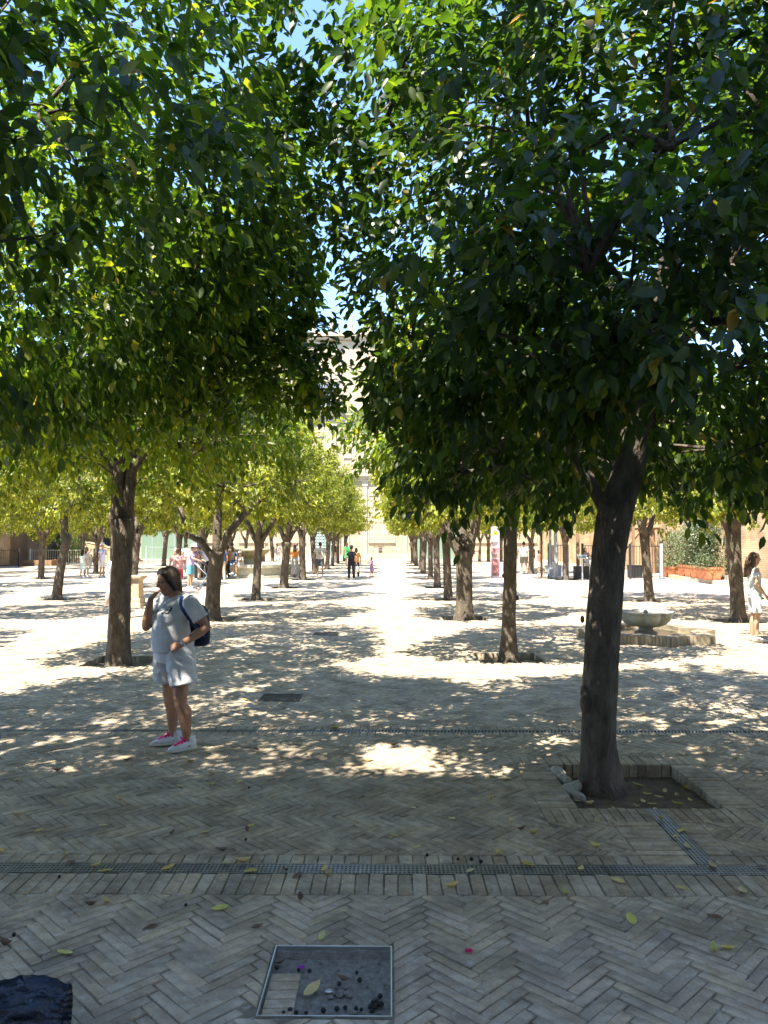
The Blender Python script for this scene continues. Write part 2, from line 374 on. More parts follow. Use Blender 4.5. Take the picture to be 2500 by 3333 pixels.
# ------------------------------------------------------------------ bricks
def clip(poly, a, b, c):           # keep a*x+b*y <= c
    out = []
    for i in range(len(poly)):
        p, q = poly[i], poly[(i+1) % len(poly)]
        dp, dq = a*p[0]+b*p[1]-c, a*q[0]+b*q[1]-c
        if dp <= 0: out.append(p)
        if (dp < 0 < dq) or (dq < 0 < dp):
            t = dp/(dp-dq); out.append((p[0]+(q[0]-p[0])*t, p[1]+(q[1]-p[1])*t))
    return out
def area(p):
    return 0.5*abs(sum(p[i][0]*p[(i+1)%len(p)][1]-p[(i+1)%len(p)][0]*p[i][1] for i in range(len(p)))) if len(p) > 2 else 0
def clip_rect(p, r):
    for h in ((-1,0,-r[0]),(1,0,r[1]),(0,-1,-r[2]),(0,1,r[3])):
        p = clip(p, *h)
        if len(p) < 3: return []
    return p
def cut_out(p, r):                 # poly minus rectangle, keeping the largest convex side
    xs = [q[0] for q in p]; ys = [q[1] for q in p]
    if max(xs) <= r[0] or min(xs) >= r[1] or max(ys) <= r[2] or min(ys) >= r[3]: return p
    best = []
    for h in ((1,0,r[0]),(-1,0,-r[1]),(0,1,r[2]),(0,-1,-r[3])):
        q = clip(p, *h)
        if area(q) > area(best): best = q
    return best

BL, BW, JT = 0.27, 0.056, 0.0035
FRAMES = []                        # brick frames round the pits (herringbone stops here)
for p in PITS: FRAMES.append((p[0]-0.27, p[1]+0.27, p[2]-0.27, p[3]+0.27))
CHF = (1.755-0.30, 1.865+0.16, 4.60, 5.41-0.27)
BRICKS = []                        # (poly, depth)
def add_poly(p, depth=0.05):
    if area(p) > 0.0006: BRICKS.append((p, depth))
def xlim(y): return -0.53*y-1.0, 0.53*y+1.0
rb = random.Random(3)
def herring(region, ang, obstacles):
    x0, x1, y0, y1 = region; c, s = math.cos(ang), math.sin(ang)
    cx, cy = (x0+x1)/2, (y0+y1)/2
    rad = math.hypot(x1-x0, y1-y0)/2 + BL
    ea, eb = ((x1-x0)/2, (y1-y0)/2) if ang < 0 else ((y1-y0)/2, (x1-x0)/2)
    na = int(ea/(BW*1.414))+6; nb = int(eb/(BL*1.414))+2
    for b in range(-nb, nb+1):
        for a in range(-na, na+1):
            for k in (0, 1):
                ox, oy = a*BW+b*BL, (a+k)*BW-b*BL
                w, h = (BL, BW) if k == 0 else (BW, BL)
                mx, my = ox+w/2, oy+h/2
                px, py = cx+mx*c-my*s, cy+mx*s+my*c
                if not (x0-BL < px < x1+BL and y0-BL < py < y1+BL): continue
                l, r_ = xlim(py)
                if px < l or px > r_: continue
                j = rb.uniform(.0008,.0045)
                q = []
                for (ux, uy) in ((ox+j,oy+j),(ox+w-j,oy+j),(ox+w-j,oy+h-j),(ox+j,oy+h-j)):
                    ux += rb.uniform(-.0045,.0045); uy += rb.uniform(-.0045,.0045)
                    q.append((cx+ux*c-uy*s, cy+ux*s+uy*c))
                q = clip_rect(q, region)
                for o in obstacles:
                    if len(q) < 3: break
                    q = cut_out(q, o)
                if len(q) >= 3: add_poly(q)
def soldier(x0, x1, y0, y1, along='x', depth=0.05, pitch=0.068):
    if along == 'x':
        n = max(1, round((x1-x0)/pitch)); st = (x1-x0)/n
        for i in range(n):
            a = x0+i*st
            l, r_ = xlim(y0)
            if a < l or a > r_: continue
            q = [(a+JT,y0+JT),(a+st-JT,y0+JT),(a+st-JT,y1-JT),(a+JT,y1-JT)]
            add_poly([(u+rb.uniform(-.004,.004), v+rb.uniform(-.004,.004)) for u, v in q], depth)
    else:
        n = max(1, round((y1-y0)/pitch)); st = (y1-y0)/n
        for i in range(n):
            a = y0+i*st
            q = [(x0+JT,a+JT),(x1-JT,a+JT),(x1-JT,a+st-JT),(x0+JT,a+st-JT)]
            l, r_ = xlim(a)
            if x1 < l or x0 > r_: continue
            add_poly([(u+rb.uniform(-.004,.004), v+rb.uniform(-.004,.004)) for u, v in q], depth)

obst = FRAMES
W = lambda y: (-0.53*y-1.1, 0.53*y+1.1)
herring((-3.1, 3.1, 2.0, 4.085), R(45), [(MAN[0]-.008, MAN[1]+.008, MAN[2]-.008, MAN[3]+.008)])
soldier(-3.3, 3.3, 4.09, 4.345, pitch=0.078)
soldier(-3.4, CHF[0], 4.475, 4.60, pitch=0.078); soldier(CHF[1], 3.4, 4.475, 4.60, pitch=0.078)
herring((*W(7.35), 4.605, 7.375), R(-45), obst + [CHF])
soldier(CHF[0], 1.755, 4.475, 5.14, 'y', pitch=0.07)
soldier(1.865, CHF[1], 4.475, 5.14, 'y', pitch=0.07)
edges = [7.375]
for k, d in enumerate(DRAINS[1:8]):
    w = 0.045 if k == 0 else 0.03
    soldier(*W(d), d-w-0.13, d-w, pitch=0.075); soldier(*W(d), d+w, d+w+0.13, pitch=0.075)
    nxt = DRAINS[k+2]; y0, y1 = d+w+0.133, min(nxt-0.03-0.133, BRICKEND-0.01)
    if y0 < BRICKEND: herring((*W(y1), y0, y1), R(-45), obst)
for p in PITS:
    if p[2] > BRICKEND: continue
    x0, x1, y0, y1 = p; e = 0.27; dp = 0.125
    if (x0, y0) == (1.30, 5.41):
        soldier(x0-e, 1.755, y0-e, y0, 'x', dp); soldier(1.865, x1+e, y0-e, y0, 'x', dp)
    else: soldier(x0-e, x1+e, y0-e, y0, 'x', dp)
    soldier(x0-e, x1+e, y1, y1+e, 'x', dp); soldier(x0-e, x0, y0, y1, 'y', dp); soldier(x1, x1+e, y0, y1, 'y', dp)
# short run of bricks beside the camera, never in the picture but part of the floor

def brick_geo(p, depth, z=0.0, tx=0.0, ty=0.0):
    n = len(p); cx = sum(q[0] for q in p)/n; cy = sum(q[1] for q in p)/n
    def zz(x, y): return z + tx*(x-cx) + ty*(y-cy)
    ins = 0.004
    inner = []
    for q in p:
        dx, dy = cx-q[0], cy-q[1]; l = math.hypot(dx, dy) or 1; t = min(ins*1.5, l*0.4)/l
        inner.append((q[0]+dx*t, q[1]+dy*t))
    v = [(q[0],q[1],-depth) for q in p] + [(q[0],q[1],zz(*q)-0.004) for q in p] + [(q[0],q[1],zz(*q)) for q in inner]
    f = [(i,(i+1)%n,n+(i+1)%n,n+i) for i in range(n)] + [(n+i,n+(i+1)%n,2*n+(i+1)%n,2*n+i) for i in range(n)] + [tuple(range(2*n,3*n))]
    return v, f
def cen(p): return (sum(q[0] for q in p)/len(p), sum(q[1] for q in p)/len(p))
def score(b):
    c = cen(b[0]); d = max(c[1], 0.1)
    inside = abs(c[0]) < 0.52*d and d > 2.95
    return (area(b[0])/(d**3)) if inside else 0
BRICKS.sort(key=score, reverse=True)
for p, dp in BRICKS[:300]:
    c = cen(p); q = [(a-c[0], b-c[1]) for a, b in p]
    v, f = brick_geo(q, dp, 0, rb.uniform(-.012,.012), rb.uniform(-.012,.012))
    me = bpy.data.meshes.new('brick'); me.from_pydata(v, [], f); me.update()
    o = obj('brick', me, M['brick'], paving, (c[0], c[1], rb.uniform(-.003,.0025)))
fv, ff, fc = [], [], []
for p, dp in BRICKS[300:]:
    v, f = brick_geo(p, dp, rb.uniform(-.003,.0025), rb.uniform(-.012,.012), rb.uniform(-.012,.012))
    o_ = len(fv); fv += v
    for t in f: ff += [i+o_ for i in t]; fc.append(len(t))
bf = obj('brick_field', np_mesh('brick_field', fv, ff, fc), M['brick'], paving); tag(bf, kind='stuff')
print('BRICKS', len(BRICKS))


# soil filling the pits, mounded and littered, higher at the front edge
def pit_soil(p, seed):
    x0, x1, y0, y1 = p; n = 26; vs_ = []; fs_ = []
    for j in range(n+1):
        for i in range(n+1):
            x = x0+(x1-x0)*i/n; y = y0+(y1-y0)*j/n; t = j/n
            z = -.028 - .075*t**.8 + .016*mnoise.noise(Vector((x*7,y*7,seed))) + .010*mnoise.noise(Vector((x*23,y*23,seed)))
            vs_.append((x, y, min(z, -.010)))
    for j in range(n):
        for i in range(n): a = j*(n+1)+i; fs_.append((a,a+1,a+n+2,a+n+1))
    me = bpy.data.meshes.new('pit_soil'); me.from_pydata(vs_, [], fs_); me.update(); me.polygons.foreach_set('use_smooth', [True]*len(fs_))
    o = obj('pit_soil', me, M['soil']); tag(o, kind='structure')
for i, p in enumerate(PITS):
    if p[2] < 25: pit_soil(p, i*3.3)
rk = random.Random(9)
for i in range(9):
    b = MB(); r_ = rk.uniform(.035,.065); b.sphere((0,0,0), (r_*1.2, r_, r_*.75), 7, 5)
    b.v = [tuple(Vector(q)*(1+.3*mnoise.noise(Vector(q)*25+Vector((i,0,0))))) for q in b.v]
    o = b.build('rubble_stone', M['granite'], None, False, (1.33+rk.uniform(0,.14), 5.75+i*.075, -.02+rk.uniform(-.02,.02))); o.rotation_euler = (rk.uniform(-.4,.4),rk.uniform(-.4,.4),rk.uniform(0,6))
    tag(o, 'rough pale rubble stone along the broken edge of the near tree pit', 'stone', 'rubble stones in the near tree pit')
# ------------------------------------------------------------------ drains
def grate_mesh(x0, x1, w, nx, ny, bar=0.42):
    mb = MB(); px = (x1-x0)/nx; py = w/ny
    xs = []; ys = []
    for i in range(nx): xs += [x0+i*px, x0+i*px+px*bar]
    xs.append(x1)
    for j in range(ny): ys += [-w/2+j*py, -w/2+j*py+py*bar]
    ys.append(w/2)
    # solid cross bars and ribs with real thickness, joined into one slotted plate
    z0, z1 = -0.010, -0.001
    for j in range(ny+1):
        a = -w/2+j*py-(py*bar/2 if j else 0); b = a+(py*bar if 0 < j < ny else py*bar*0.7)
        if j == ny: a = w/2-py*bar*0.7; b = w/2
        mb.box(x0, x1, a, b, z0, z1)
    for i in range(nx+1):
        a = x0+i*px-px*bar/2; mb.box(max(a,x0), min(a+px*bar,x1), -w/2+0.001, w/2-0.001, z0-0.001, z1-0.0012)
    return mb
g1 = grate_mesh(-0.4965, 0.4965, 0.122, 42, 5).mesh('drain_grate'); g1.materials.append(M['steel'])
for i, x in enumerate([-3.29, -2.29, -1.29, -0.29, 0.71, 1.71, 2.71, 3.71]):
    o = obj('drain_grate', g1, None, None, (x, 4.41, 0.0)); tag(o, 'perforated steel drain grate section in the line just past the recessed cover', 'drain grate', 'perforated grates of one drain line')
gp = grate_mesh(-0.46, 0.46, 0.1, 40, 4).mesh('drain_grate'); gp.materials.append(M['steel'])
o = obj('drain_grate', gp, None, None, (1.81, 4.94, 0.0)); o.rotation_euler = (0,0,R(90)); tag(o, 'perforated steel drain grate running from the thick trunk pit to the drain line', 'drain grate')
def slot_mesh(L, w, pitch=0.033):
    mb = MB(); mb.box(-L/2, L/2, -w/2, -w/2+0.008, -0.03, -0.002); mb.box(-L/2, L/2, w/2-0.008, w/2, -0.03, -0.002)
    n = int(L/pitch)
    for i in range(n):
        x = -L/2+(i+0.3)*pitch
        p = [Vector((x,-w/2+.008,-.02)),Vector((x+.012,-w/2+.008,-.02)),Vector((x+.030,w/2-.008,-.02)),Vector((x+.018,w/2-.008,-.02))]
        mb.add(p+[q+Vector((0,0,.017)) for q in p], ((3,2,1,0),(4,5,6,7),(0,1,5,4),(1,2,6,5),(2,3,7,6),(3,0,4,7)))
    return mb
s1 = slot_mesh(1.0, 0.09).mesh('slot_grate'); s1.materials.append(M['steel'])
for i in range(9):
    x = -4.1+i*1.004
    if abs(x) < 4.6:
        o = obj('drain_grate', s1, None, None, (x, 7.555, 0)); tag(o, 'narrow slotted drain grate section in the line behind the woman in white', 'drain grate', 'slotted grates of the second drain line')
for k, d in enumerate(DRAINS[2:]):
    if d > 60: break
    mb = MB(); hw = 0.5*d+1.5; mb.box(max(-hw,-27), min(hw,13.2), d-0.028, d+0.028, -0.02, 0.0012)
    # cut into a rail pair with a slot between them
    mb2 = MB(); x0, x1 = max(-hw,-27), min(hw,13.2)
    mb2.box(x0, x1, d-0.029, d-0.012, -0.02, 0.0015); mb2.box(x0, x1, d+0.012, d+0.029, -0.02, 0.0015); mb2.box(x0, x1, d-0.012, d+0.012, -0.02, -0.003)
    o = mb2.build('drain_channel', M['granite']); tag(o, 'thin dark slot drain line crossing the courtyard from side to side', 'drain', 'parallel slot drains across the paving')
# loose bar gratings
def bar_grating(c, w, l, label, n=11):
    mb = MB(); mb.box(-w/2,w/2,-l/2,-l/2+.02,-.02,.004); mb.box(-w/2,w/2,l/2-.02,l/2,-.02,.004); mb.box(-w/2,-w/2+.02,-l/2+.021,l/2-.021,-.02,.004); mb.box(w/2-.02,w/2,-l/2+.021,l/2-.021,-.02,.004)
    e = empty('floor_grating', (c.x, c.y, 0.004)); mb.build('frame', M['iron'], e)
    pb = MB(); pb.box(-w/2+.021,w/2-.021,-l/2+.021,l/2-.021,-.004,-.0015); pb.build('sump', M['soil'], e)
    for i in range(n):
        b = MB(); x = -w/2+.02+(i+.5)*(w-.04)/n; b.box(x-.007,x+.007,-l/2+.021,l/2-.021,-.001,.0035); b.build('bar', M['iron'], e)
    tag(e, label, 'floor grating')
bar_grating(G(918,2267), 0.48, 0.42, 'square dark barred floor grating in tree shade beyond the woman in white')
bar_grating(G(1062,2062), 0.48, 0.5, 'small barred floor grating in the shade between two rows of trees')

# ------------------------------------------------------------------ recessed cover with litter
cv = empty('inspection_cover', ((MAN[0]+MAN[1])/2, (MAN[2]+MAN[3])/2, 0)); tag(cv, 'square recessed metal-edged inspection cover filled with broken brick and grit', 'manhole cover')
hw, hh = 0.265, 0.26
mb = MB(); t = 0.006
mb.box(-hw,hw,-hh,-hh+t,-.05,.006); mb.box(-hw,hw,hh-t,hh,-.05,.006); mb.box(-hw,-hw+t,-hh+t+.0005,hh-t-.0005,-.05,.006); mb.box(hw-t,hw,-hh+t+.0005,hh-t-.0005,-.05,.006); mb.build('metal_frame', M['chrome'], cv)
# broken mortar floor with relief
nx = 44; vs_ = []; fs_ = []
rg = random.Random(5)
for j in range(nx+1):
    for i in range(nx+1):
        x = -hw+.007+(2*hw-.014)*i/nx; y = -hh+.007+(2*hh-.014)*j/nx
        z = -0.030 + 0.010*mnoise.noise(Vector((x*14,y*14,1))) + 0.006*mnoise.noise(Vector((x*45,y*45,3)))
        if y > hh-0.05: z -= 0.012
        if y > hh-0.02: z += 0.03
        if x < -0.10 and y < 0.10: z += 0.007
        vs_.append((x,y,z))
for j in range(nx):
    for i in range(nx): a = j*(nx+1)+i; fs_.append((a,a+1,a+nx+2,a+nx+1))
me = bpy.data.meshes.new('grit_floor'); me.from_pydata(vs_, [], fs_); me.update()
M['grit'] = mat('grit', (0.23,0.21,0.185), rough=0.95, var=0.35, scale=30, bump=0.8, bscale=160)
obj('grit_floor', me, M['grit'], cv)
for i in range(5):
    y = -hh+.03+i*0.062; v, f = brick_geo([(-.062,-.027),(.062,-.027),(.062,.027),(-.062,.027)], .03, 0, .02, .02)
    me = bpy.data.meshes.new('brick'); me.from_pydata(v, [], f); me.update()
    obj('brick', me, M['brick'], cv, (-hw+.075, y+.02, -0.012))
for i in range(26):
    x, y = (rg.uniform(-.2,.24), rg.uniform(-.22,.2)) if i > 9 else (rg.gauss(.05,.03), rg.gauss(-.07,.02))
    b = MB(); r_ = rg.uniform(.006,.013); b.sphere((0,0,0), (r_*1.3, r_, r_*.7), 6, 4)
    o = obj('pebble', b.mesh('pebble'), M['grit'], cv, (x, y, -0.018)); o.rotation_euler = (0,0,rg.uniform(0,6))
M['berry'] = mat('dry_berry', (0.022,0.019,0.02), rough=0.6, var=0.4, scale=40, bump=0.3, bscale=120)
bm_ = MB(); bm_.sphere((0,0,0), 1, 10, 7); berry = bm_.mesh('dark_berry', True); berry.materials.append(M['berry'])
bz = [(640,965),(905,870),(985,860),(1090,865),(1140,875),(775,885),(610,910),(515,905),(455,885),(393,910),(680,962),(1125,600),(925,640),(1320,750),(1095,530),(640,517),(535,510),(325,490),(1285,800),(1250,810),(1330,825),(1225,850),(1265,855),(1300,830),(1240,890)]
for (cx, cy) in bz:
    g = G(800+cx/3.016, 2950+cy/3.016)
    o = obj('dark_berry', berry, None, None, (g.x, min(g.y, 3.53), -0.012)); s = rg.uniform(.0075,.0115); o.scale = (s,s,s*.95)
    tag(o, 'small round dark dried berry lying in the recessed cover', 'berry', 'dried berries in the recessed cover')
for (x, y) in [(64,3027),(207,2843),(615,2930),(806,2722),(815,2557),(1487,2782),(1530,2783),(1560,2790),(1388,2770)]:
    g = G(x, y); s = rg.uniform(.007,.011); o = obj('dark_berry', berry, None, None, (g.x, g.y, s*.9)); o.scale = (s,s,s)
    tag(o, 'single round dark dried berry lying loose on the brick paving', 'berry', 'dried berries loose on the paving')
b = MB(); b.sphere((0,0,0), (.019,.013,.007), 12, 8); g = G(1075,3180); o = b.build('metal_token', M['chrome'], None, True, (g.x, g.y, -.018)); o.name = 'metal_button'; tag(o, 'shiny silvery oval button lying among grit in the recessed cover', 'button')

# ------------------------------------------------------------------ fallen leaves and petals
def leaf_mesh(name, curl, fold, w=0.5):
    ts = [0,.12,.3,.5,.7,.88,1.0]; ws = [0.02,.26,.44,.5,.42,.22,.0]
    v = []; f = []
    for t, ww in zip(ts, ws):
        z = curl*(t-.5)**2*2
        for s in (-1,-.5,0,.5,1):
            v.append((t-.5, s*ww*w*(1-.25*fold*abs(s)), z + fold*abs(s)*ww*w + .02*math.sin(9*t+3*s)))
    for i in range(len(ts)-1):
        for j in range(4): a = i*5+j; f.append((a,a+1,a+6,a+5))
    me = bpy.data.meshes.new(name); me.from_pydata(v, [], f); me.update(); me.polygons.foreach_set('use_smooth', [True]*len(me.polygons))
    return me
LM = {}
for mk in ('leafyellow','leafgreen','leafbrown'):
    LM[mk] = []
    for c, fo in ((.35,.45),(.6,.8),(.15,.3),(.9,1.1)):
        me = leaf_mesh('fallen_leaf', c, fo); me.materials.append(M[mk]); LM[mk].append(me)
c1 = [(90,195),(185,258),(460,238),(525,128),(85,48),(300,360),(320,393,2),(430,410),(470,430),(740,420),(985,395),(1060,390),(1090,425),(1240,423,2),(1290,445,2),(1405,428),(1425,443),(960,585,1),(475,563),(410,572,2),(1305,540,2),(1120,655,2),(1395,700,1),(305,775,1),(40,740,2),(670,660,2),(895,265),(1090,240),(1075,258,2),(970,340,2),(755,268,2),(790,70),(920,65),(1040,50),(925,22),(20,348)]
c2 = [(530,35),(465,30,1),(455,120),(125,158),(290,203),(540,205),(585,248,2),(635,265),(95,260),(45,280),(485,355),(610,395),(365,420),(290,490),(770,520,1),(990,460),(1265,490),(1515,503),(1045,620,1),(1390,755,1),(1450,742),(685,553,2),(905,207),(1235,282),(1285,312),(1180,205),(1260,250),(1390,395),(900,322),(1640,243),(1600,400,2),(835,418),(1400,610,2),(140,322)]
LP = [(a[0]/1.327, 2500+a[1]/1.327, a[2] if len(a) > 2 else 0) for a in c1] + [(1250+a[0]/1.327, 2500+a[1]/1.327, a[2] if len(a) > 2 else 0) for a in c2]
big = {(960,585):1.35,(1045,620):1.2,(770,520):1.2,(305,775):1.2,(1090,425):1.15}
rl = random.Random(21)
for i in range(44):
    y = rl.uniform(2040, 2510); LP.append((rl.uniform(20,2480), y, rl.choice([0,0,0,1,2])))
for (x, y) in [(2095,2555),(2130,2560),(2065,2520),(2190,2560),(1905,2590),(1850,2560),(2165,2615),(2250,2610),(1990,2612),(2215,2530),(2110,2590),(2080,2575),(2150,2535),(2230,2575),(2060,2600),(2190,2590),(1870,2575),(2120,2610)]: LP.append((x,y,0,-.03-.06*max(0,min(1,(G(x,y).y-5.41)))))
LAB = ['small curled yellow fallen leaf lying on the brick paving','pale green fallen leaf lying on the brick paving','dry brown curled fallen leaf lying on the brick paving']
for i, a in enumerate(LP):
    g = G(a[0], a[1]); k = ('leafyellow','leafgreen','leafbrown')[a[2]]
    if len(a) == 3 and any(p[0]-.03 < g.x < p[1]+.03 and p[2]-.03 < g.y < p[3]+.03 for p in PITS): continue
    me = rl.choice(LM[k]); o = obj('fallen_leaf', me, None); s = rl.uniform(.06,.095)*(1.15 if a[2]==1 else 1)
    zz = a[3] if len(a) > 3 else 0.0
    o.location = (g.x, g.y, zz+0.004); o.scale = (s, s, s*.8); o.rotation_euler = (rl.uniform(-.15,.15), rl.uniform(-.15,.15), rl.uniform(0,6.28))
    if len(a) > 3: tag(o, 'yellow fallen leaf lying on the soil of the thick trunk pit', 'leaf', 'fallen leaves in the near tree pit')
    else: tag(o, LAB[a[2]], 'leaf', ('yellow','pale green','brown')[a[2]]+' fallen leaves on the paving')
g = G(1020,3190); o = obj('fallen_leaf', LM['leafyellow'][0], None, None, (g.x+.0, g.y+.01, -.010)); o.scale=(.10,.10,.12); o.rotation_euler=(.2,-.2,.9); tag(o, 'large pale yellow leaf standing curled inside the recessed cover', 'leaf')
for (x,y,l) in [(1118,3150,'brown pointed dead leaf lying near the middle of the recessed cover'),(920,3100,'brown crumpled dead leaf in the corner of the recessed cover')]:
    g = G(x,y); o = obj('fallen_leaf', LM['leafbrown'][1], None, None, (g.x,min(g.y,3.5),-.012)); o.scale=(.06,.06,.06); o.rotation_euler=(.1,.3,.4+x); tag(o, l, 'leaf')
def petal(name, g, m, s, label, n=5):
    mb = MB(); r_ = random.Random(int(s*1e4))
    for i in range(n):
        a = 6.283*i/n + r_.uniform(-.3,.3); c, sn = math.cos(a), math.sin(a)
        mb.add([(0,0,.1),(.5*c-.35*sn,.5*sn+.35*c,.35),(1.0*c,1.0*sn,.2+r_.uniform(0,.4)),(.5*c+.35*sn,.5*sn-.35*c,.35)], [(0,1,2,3)])
    o = mb.build(name, m, None, False, g); o.scale = (s,s,s); tag(o, label, 'flower')
M['purple'] = mat('purple_petal', (0.32,0.02,0.34), rough=0.6, var=0.2, scale=10)
M['crimson'] = mat('crimson_petal', (0.48,0.02,0.10), rough=0.6, var=0.2, scale=10)
g = G(985,3110); petal('flower_petal', Vector((g.x,g.y,-.02)), M['purple'], .022, 'purple bougainvillea blossom lying in the recessed cover')
g = G(1521,3072); petal('flower_petal', Vector((g.x,g.y,.0)), M['crimson'], .026, 'crimson blossom lying alone on the brick paving', 6)

# ------------------------------------------------------------------ dark bag in the corner
M['bag'] = mat('dark_blue_nylon', (0.011,0.018,0.036), rough=0.22, var=0.4, scale=8, bump=1.0, bscale=16, bdist=0.03, spec=0.5)
M['baglining'] = mat('olive_lining', (0.11,0.11,0.05), rough=0.6, var=0.35, scale=14, bump=0.8, bscale=30)
bagc = Vector((-1.70, 2.80, 0.0))
nr, nl = 80, 54; vs_ = []; fs_ = []
for j in range(nl):
    t = j/(nl-1)
    rr = 0.185 - 0.085*t + 0.012*math.sin(t*9)
    for i in range(nr):
        a = 2*math.pi*i/nr
        p = Vector((t*0.55-0.05, math.cos(a)*rr*1.05, 0.0+math.sin(a)*rr))
        qn = Vector((p.x*5, math.cos(a)*2.2, math.sin(a)*2.2)); nn = mnoise.noise(qn)*.022 + (.4-abs(mnoise.noise(qn*1.9+Vector((3,1,2)))))*.040 + (.4-abs(mnoise.noise(qn*4.1)))*.014 - .015
        q = Vector((p.x+.01*mnoise.noise(p*8), math.cos(a)*(rr*1.05+nn), rr*0.86+math.sin(a)*(rr*0.9+nn)))
        q.z = max(q.z, 0.004); vs_.append(q)
for j in range(nl-1):
    for i in range(nr): fs_.append((j*nr+i, j*nr+(i+1)%nr, (j+1)*nr+(i+1)%nr, (j+1)*nr+i))
fs_.append(tuple(range(nr))[::-1])
be = empty('rolled_bag', bagc, R(12)); tag(be, 'crumpled dark blue nylon bag lying on the brick paving', 'bag')
mb = MB(); mb.add(vs_, fs_); mb.build('shell', M['bag'], be, True)
e1 = [vs_[(nl-1)*nr+i] for i in range(nr)]; ctr = sum(e1, Vector())/nr
mb = MB(); mb.add(e1+[ctr+(p-ctr)*1.04+Vector((.012,0,0)) for p in e1]+[ctr+(p-ctr)*.8+Vector((-.03,0,0)) for p in e1], [(i,(i+1)%nr,nr+(i+1)%nr,nr+i) for i in range(nr)]+[(nr+i,nr+(i+1)%nr,2*nr+(i+1)%nr,2*nr+i) for i in range(nr)]+[tuple(range(2*nr,3*nr))])
mb.build('rim', M['bag'], be, True)

# ------------------------------------------------------------------ trees
def leaf_template(hi):
    if hi:
        v = np.array([(0,0,0),(.28,-.21,.05),(.30,0,-.02),(.28,.21,.05),(.64,-.20,.03),(.66,0,-.05),(.64,.20,.03),(1,0,-.13)], np.float32)
        f = [(0,1,2),(0,2,3),(1,4,5,2),(2,5,6,3),(4,7,5),(5,7,6)]
    else:
        v = np.array([(0,0,0),(.45,-.27,.04),(.45,.27,.04),(1,0,-.10)], np.float32)
        f = [(0,1,3),(0,3,2)]
    return v, f
def frames(axis, nrm):
    ax = axis/np.linalg.norm(axis, axis=1, keepdims=True)
    y = np.cross(nrm, ax); y /= (np.linalg.norm(y, axis=1, keepdims=True)+1e-9)
    z = np.cross(ax, y)
    return ax, y, z
def leaves_mesh(name, pos, axis, nrm, size, hi):
    v, f = leaf_template(hi); ax, y, z = frames(axis, nrm); n = len(pos)
    V = pos[:,None,:] + size[:,None,None]*(ax[:,None,:]*v[None,:,0,None] + y[:,None,:]*v[None,:,1,None] + z[:,None,:]*v[None,:,2,None])
    fl = np.array([i for t in f for i in t], np.int32); cn = np.array([len(t) for t in f], np.int32)
    idx = (fl[None,:] + (np.arange(n, dtype=np.int32)*len(v))[:,None]).ravel()
    return np_mesh(name, V.reshape(-1,3), idx, np.tile(cn, n), smooth=hi)

def crown_points(rs, R_, zc, up, dn, nclump, per, size, gap=0.0, skirt=0.0):
    d = rs.normal(size=(nclump,3)); d /= np.linalg.norm(d, axis=1, keepdims=True)
    s = np.where(rs.rand(nclump) < 0.72, 1-0.30*rs.rand(nclump)**1.4, 0.35+0.6*rs.rand(nclump)**0.7)
    ph = rs.rand(6)*6.28
    az = np.arctan2(d[:,1], d[:,0])
    lump = 1 + .09*np.sin(3*az+ph[0]) + .07*np.sin(5*az+ph[1]+2*d[:,2]) + .08*np.sin(4*d[:,2]+ph[2]+2*az)
    hor = np.sqrt(1-d[:,2]**2)
    rad = R_*lump*s
    # squarer, umbrella-like body
    hz = np.sign(d[:,2])*np.abs(d[:,2])**0.85
    hr = hor**0.62
    c = np.stack([np.cos(az)*hr*rad, np.sin(az)*hr*rad, zc + np.where(hz > 0, hz*up, hz*dn)*s*lump], 1)
    if gap:
        k = np.sin(c[:,0]*2.1+ph[3])*np.sin(c[:,1]*2.3+ph[4])*np.sin(c[:,2]*2.6+ph[5])
        c = c[k > -gap]
    n = len(c)
    o = c - np.array([0,0,zc-.5]); o /= np.linalg.norm(o, axis=1, keepdims=True)+1e-9
    tw = o + rs.normal(size=(n,3))*.45 + np.array([0,0,-.15]); tw /= np.linalg.norm(tw, axis=1, keepdims=True)
    tl = rs.uniform(.20,.42,size=n)
    ci = np.repeat(np.arange(n), per); m = len(ci)
    t = rs.rand(m)
    pos = c[ci] + tw[ci]*(t*tl[ci])[:,None] + rs.normal(size=(m,3))*.055
    side = rs.normal(size=(m,3)); side -= tw[ci]*np.sum(side*tw[ci],1)[:,None]; side /= np.linalg.norm(side, axis=1, keepdims=True)+1e-9
    low = np.clip((zc - pos[:,2])/1.2, 0, 1)
    axis = side*.9 + tw[ci]*(.35+.4*t)[:,None] + np.array([0,0,-1])*(.25 + .75*low + .35*rs.rand(m))[:,None]
    nrm = rs.normal(size=(m,3))*.55 + np.array([0,0,1]) + o[ci]*.5
    sz = size*rs.uniform(.72,1.22,size=m)
    return c, pos, axis, nrm, sz

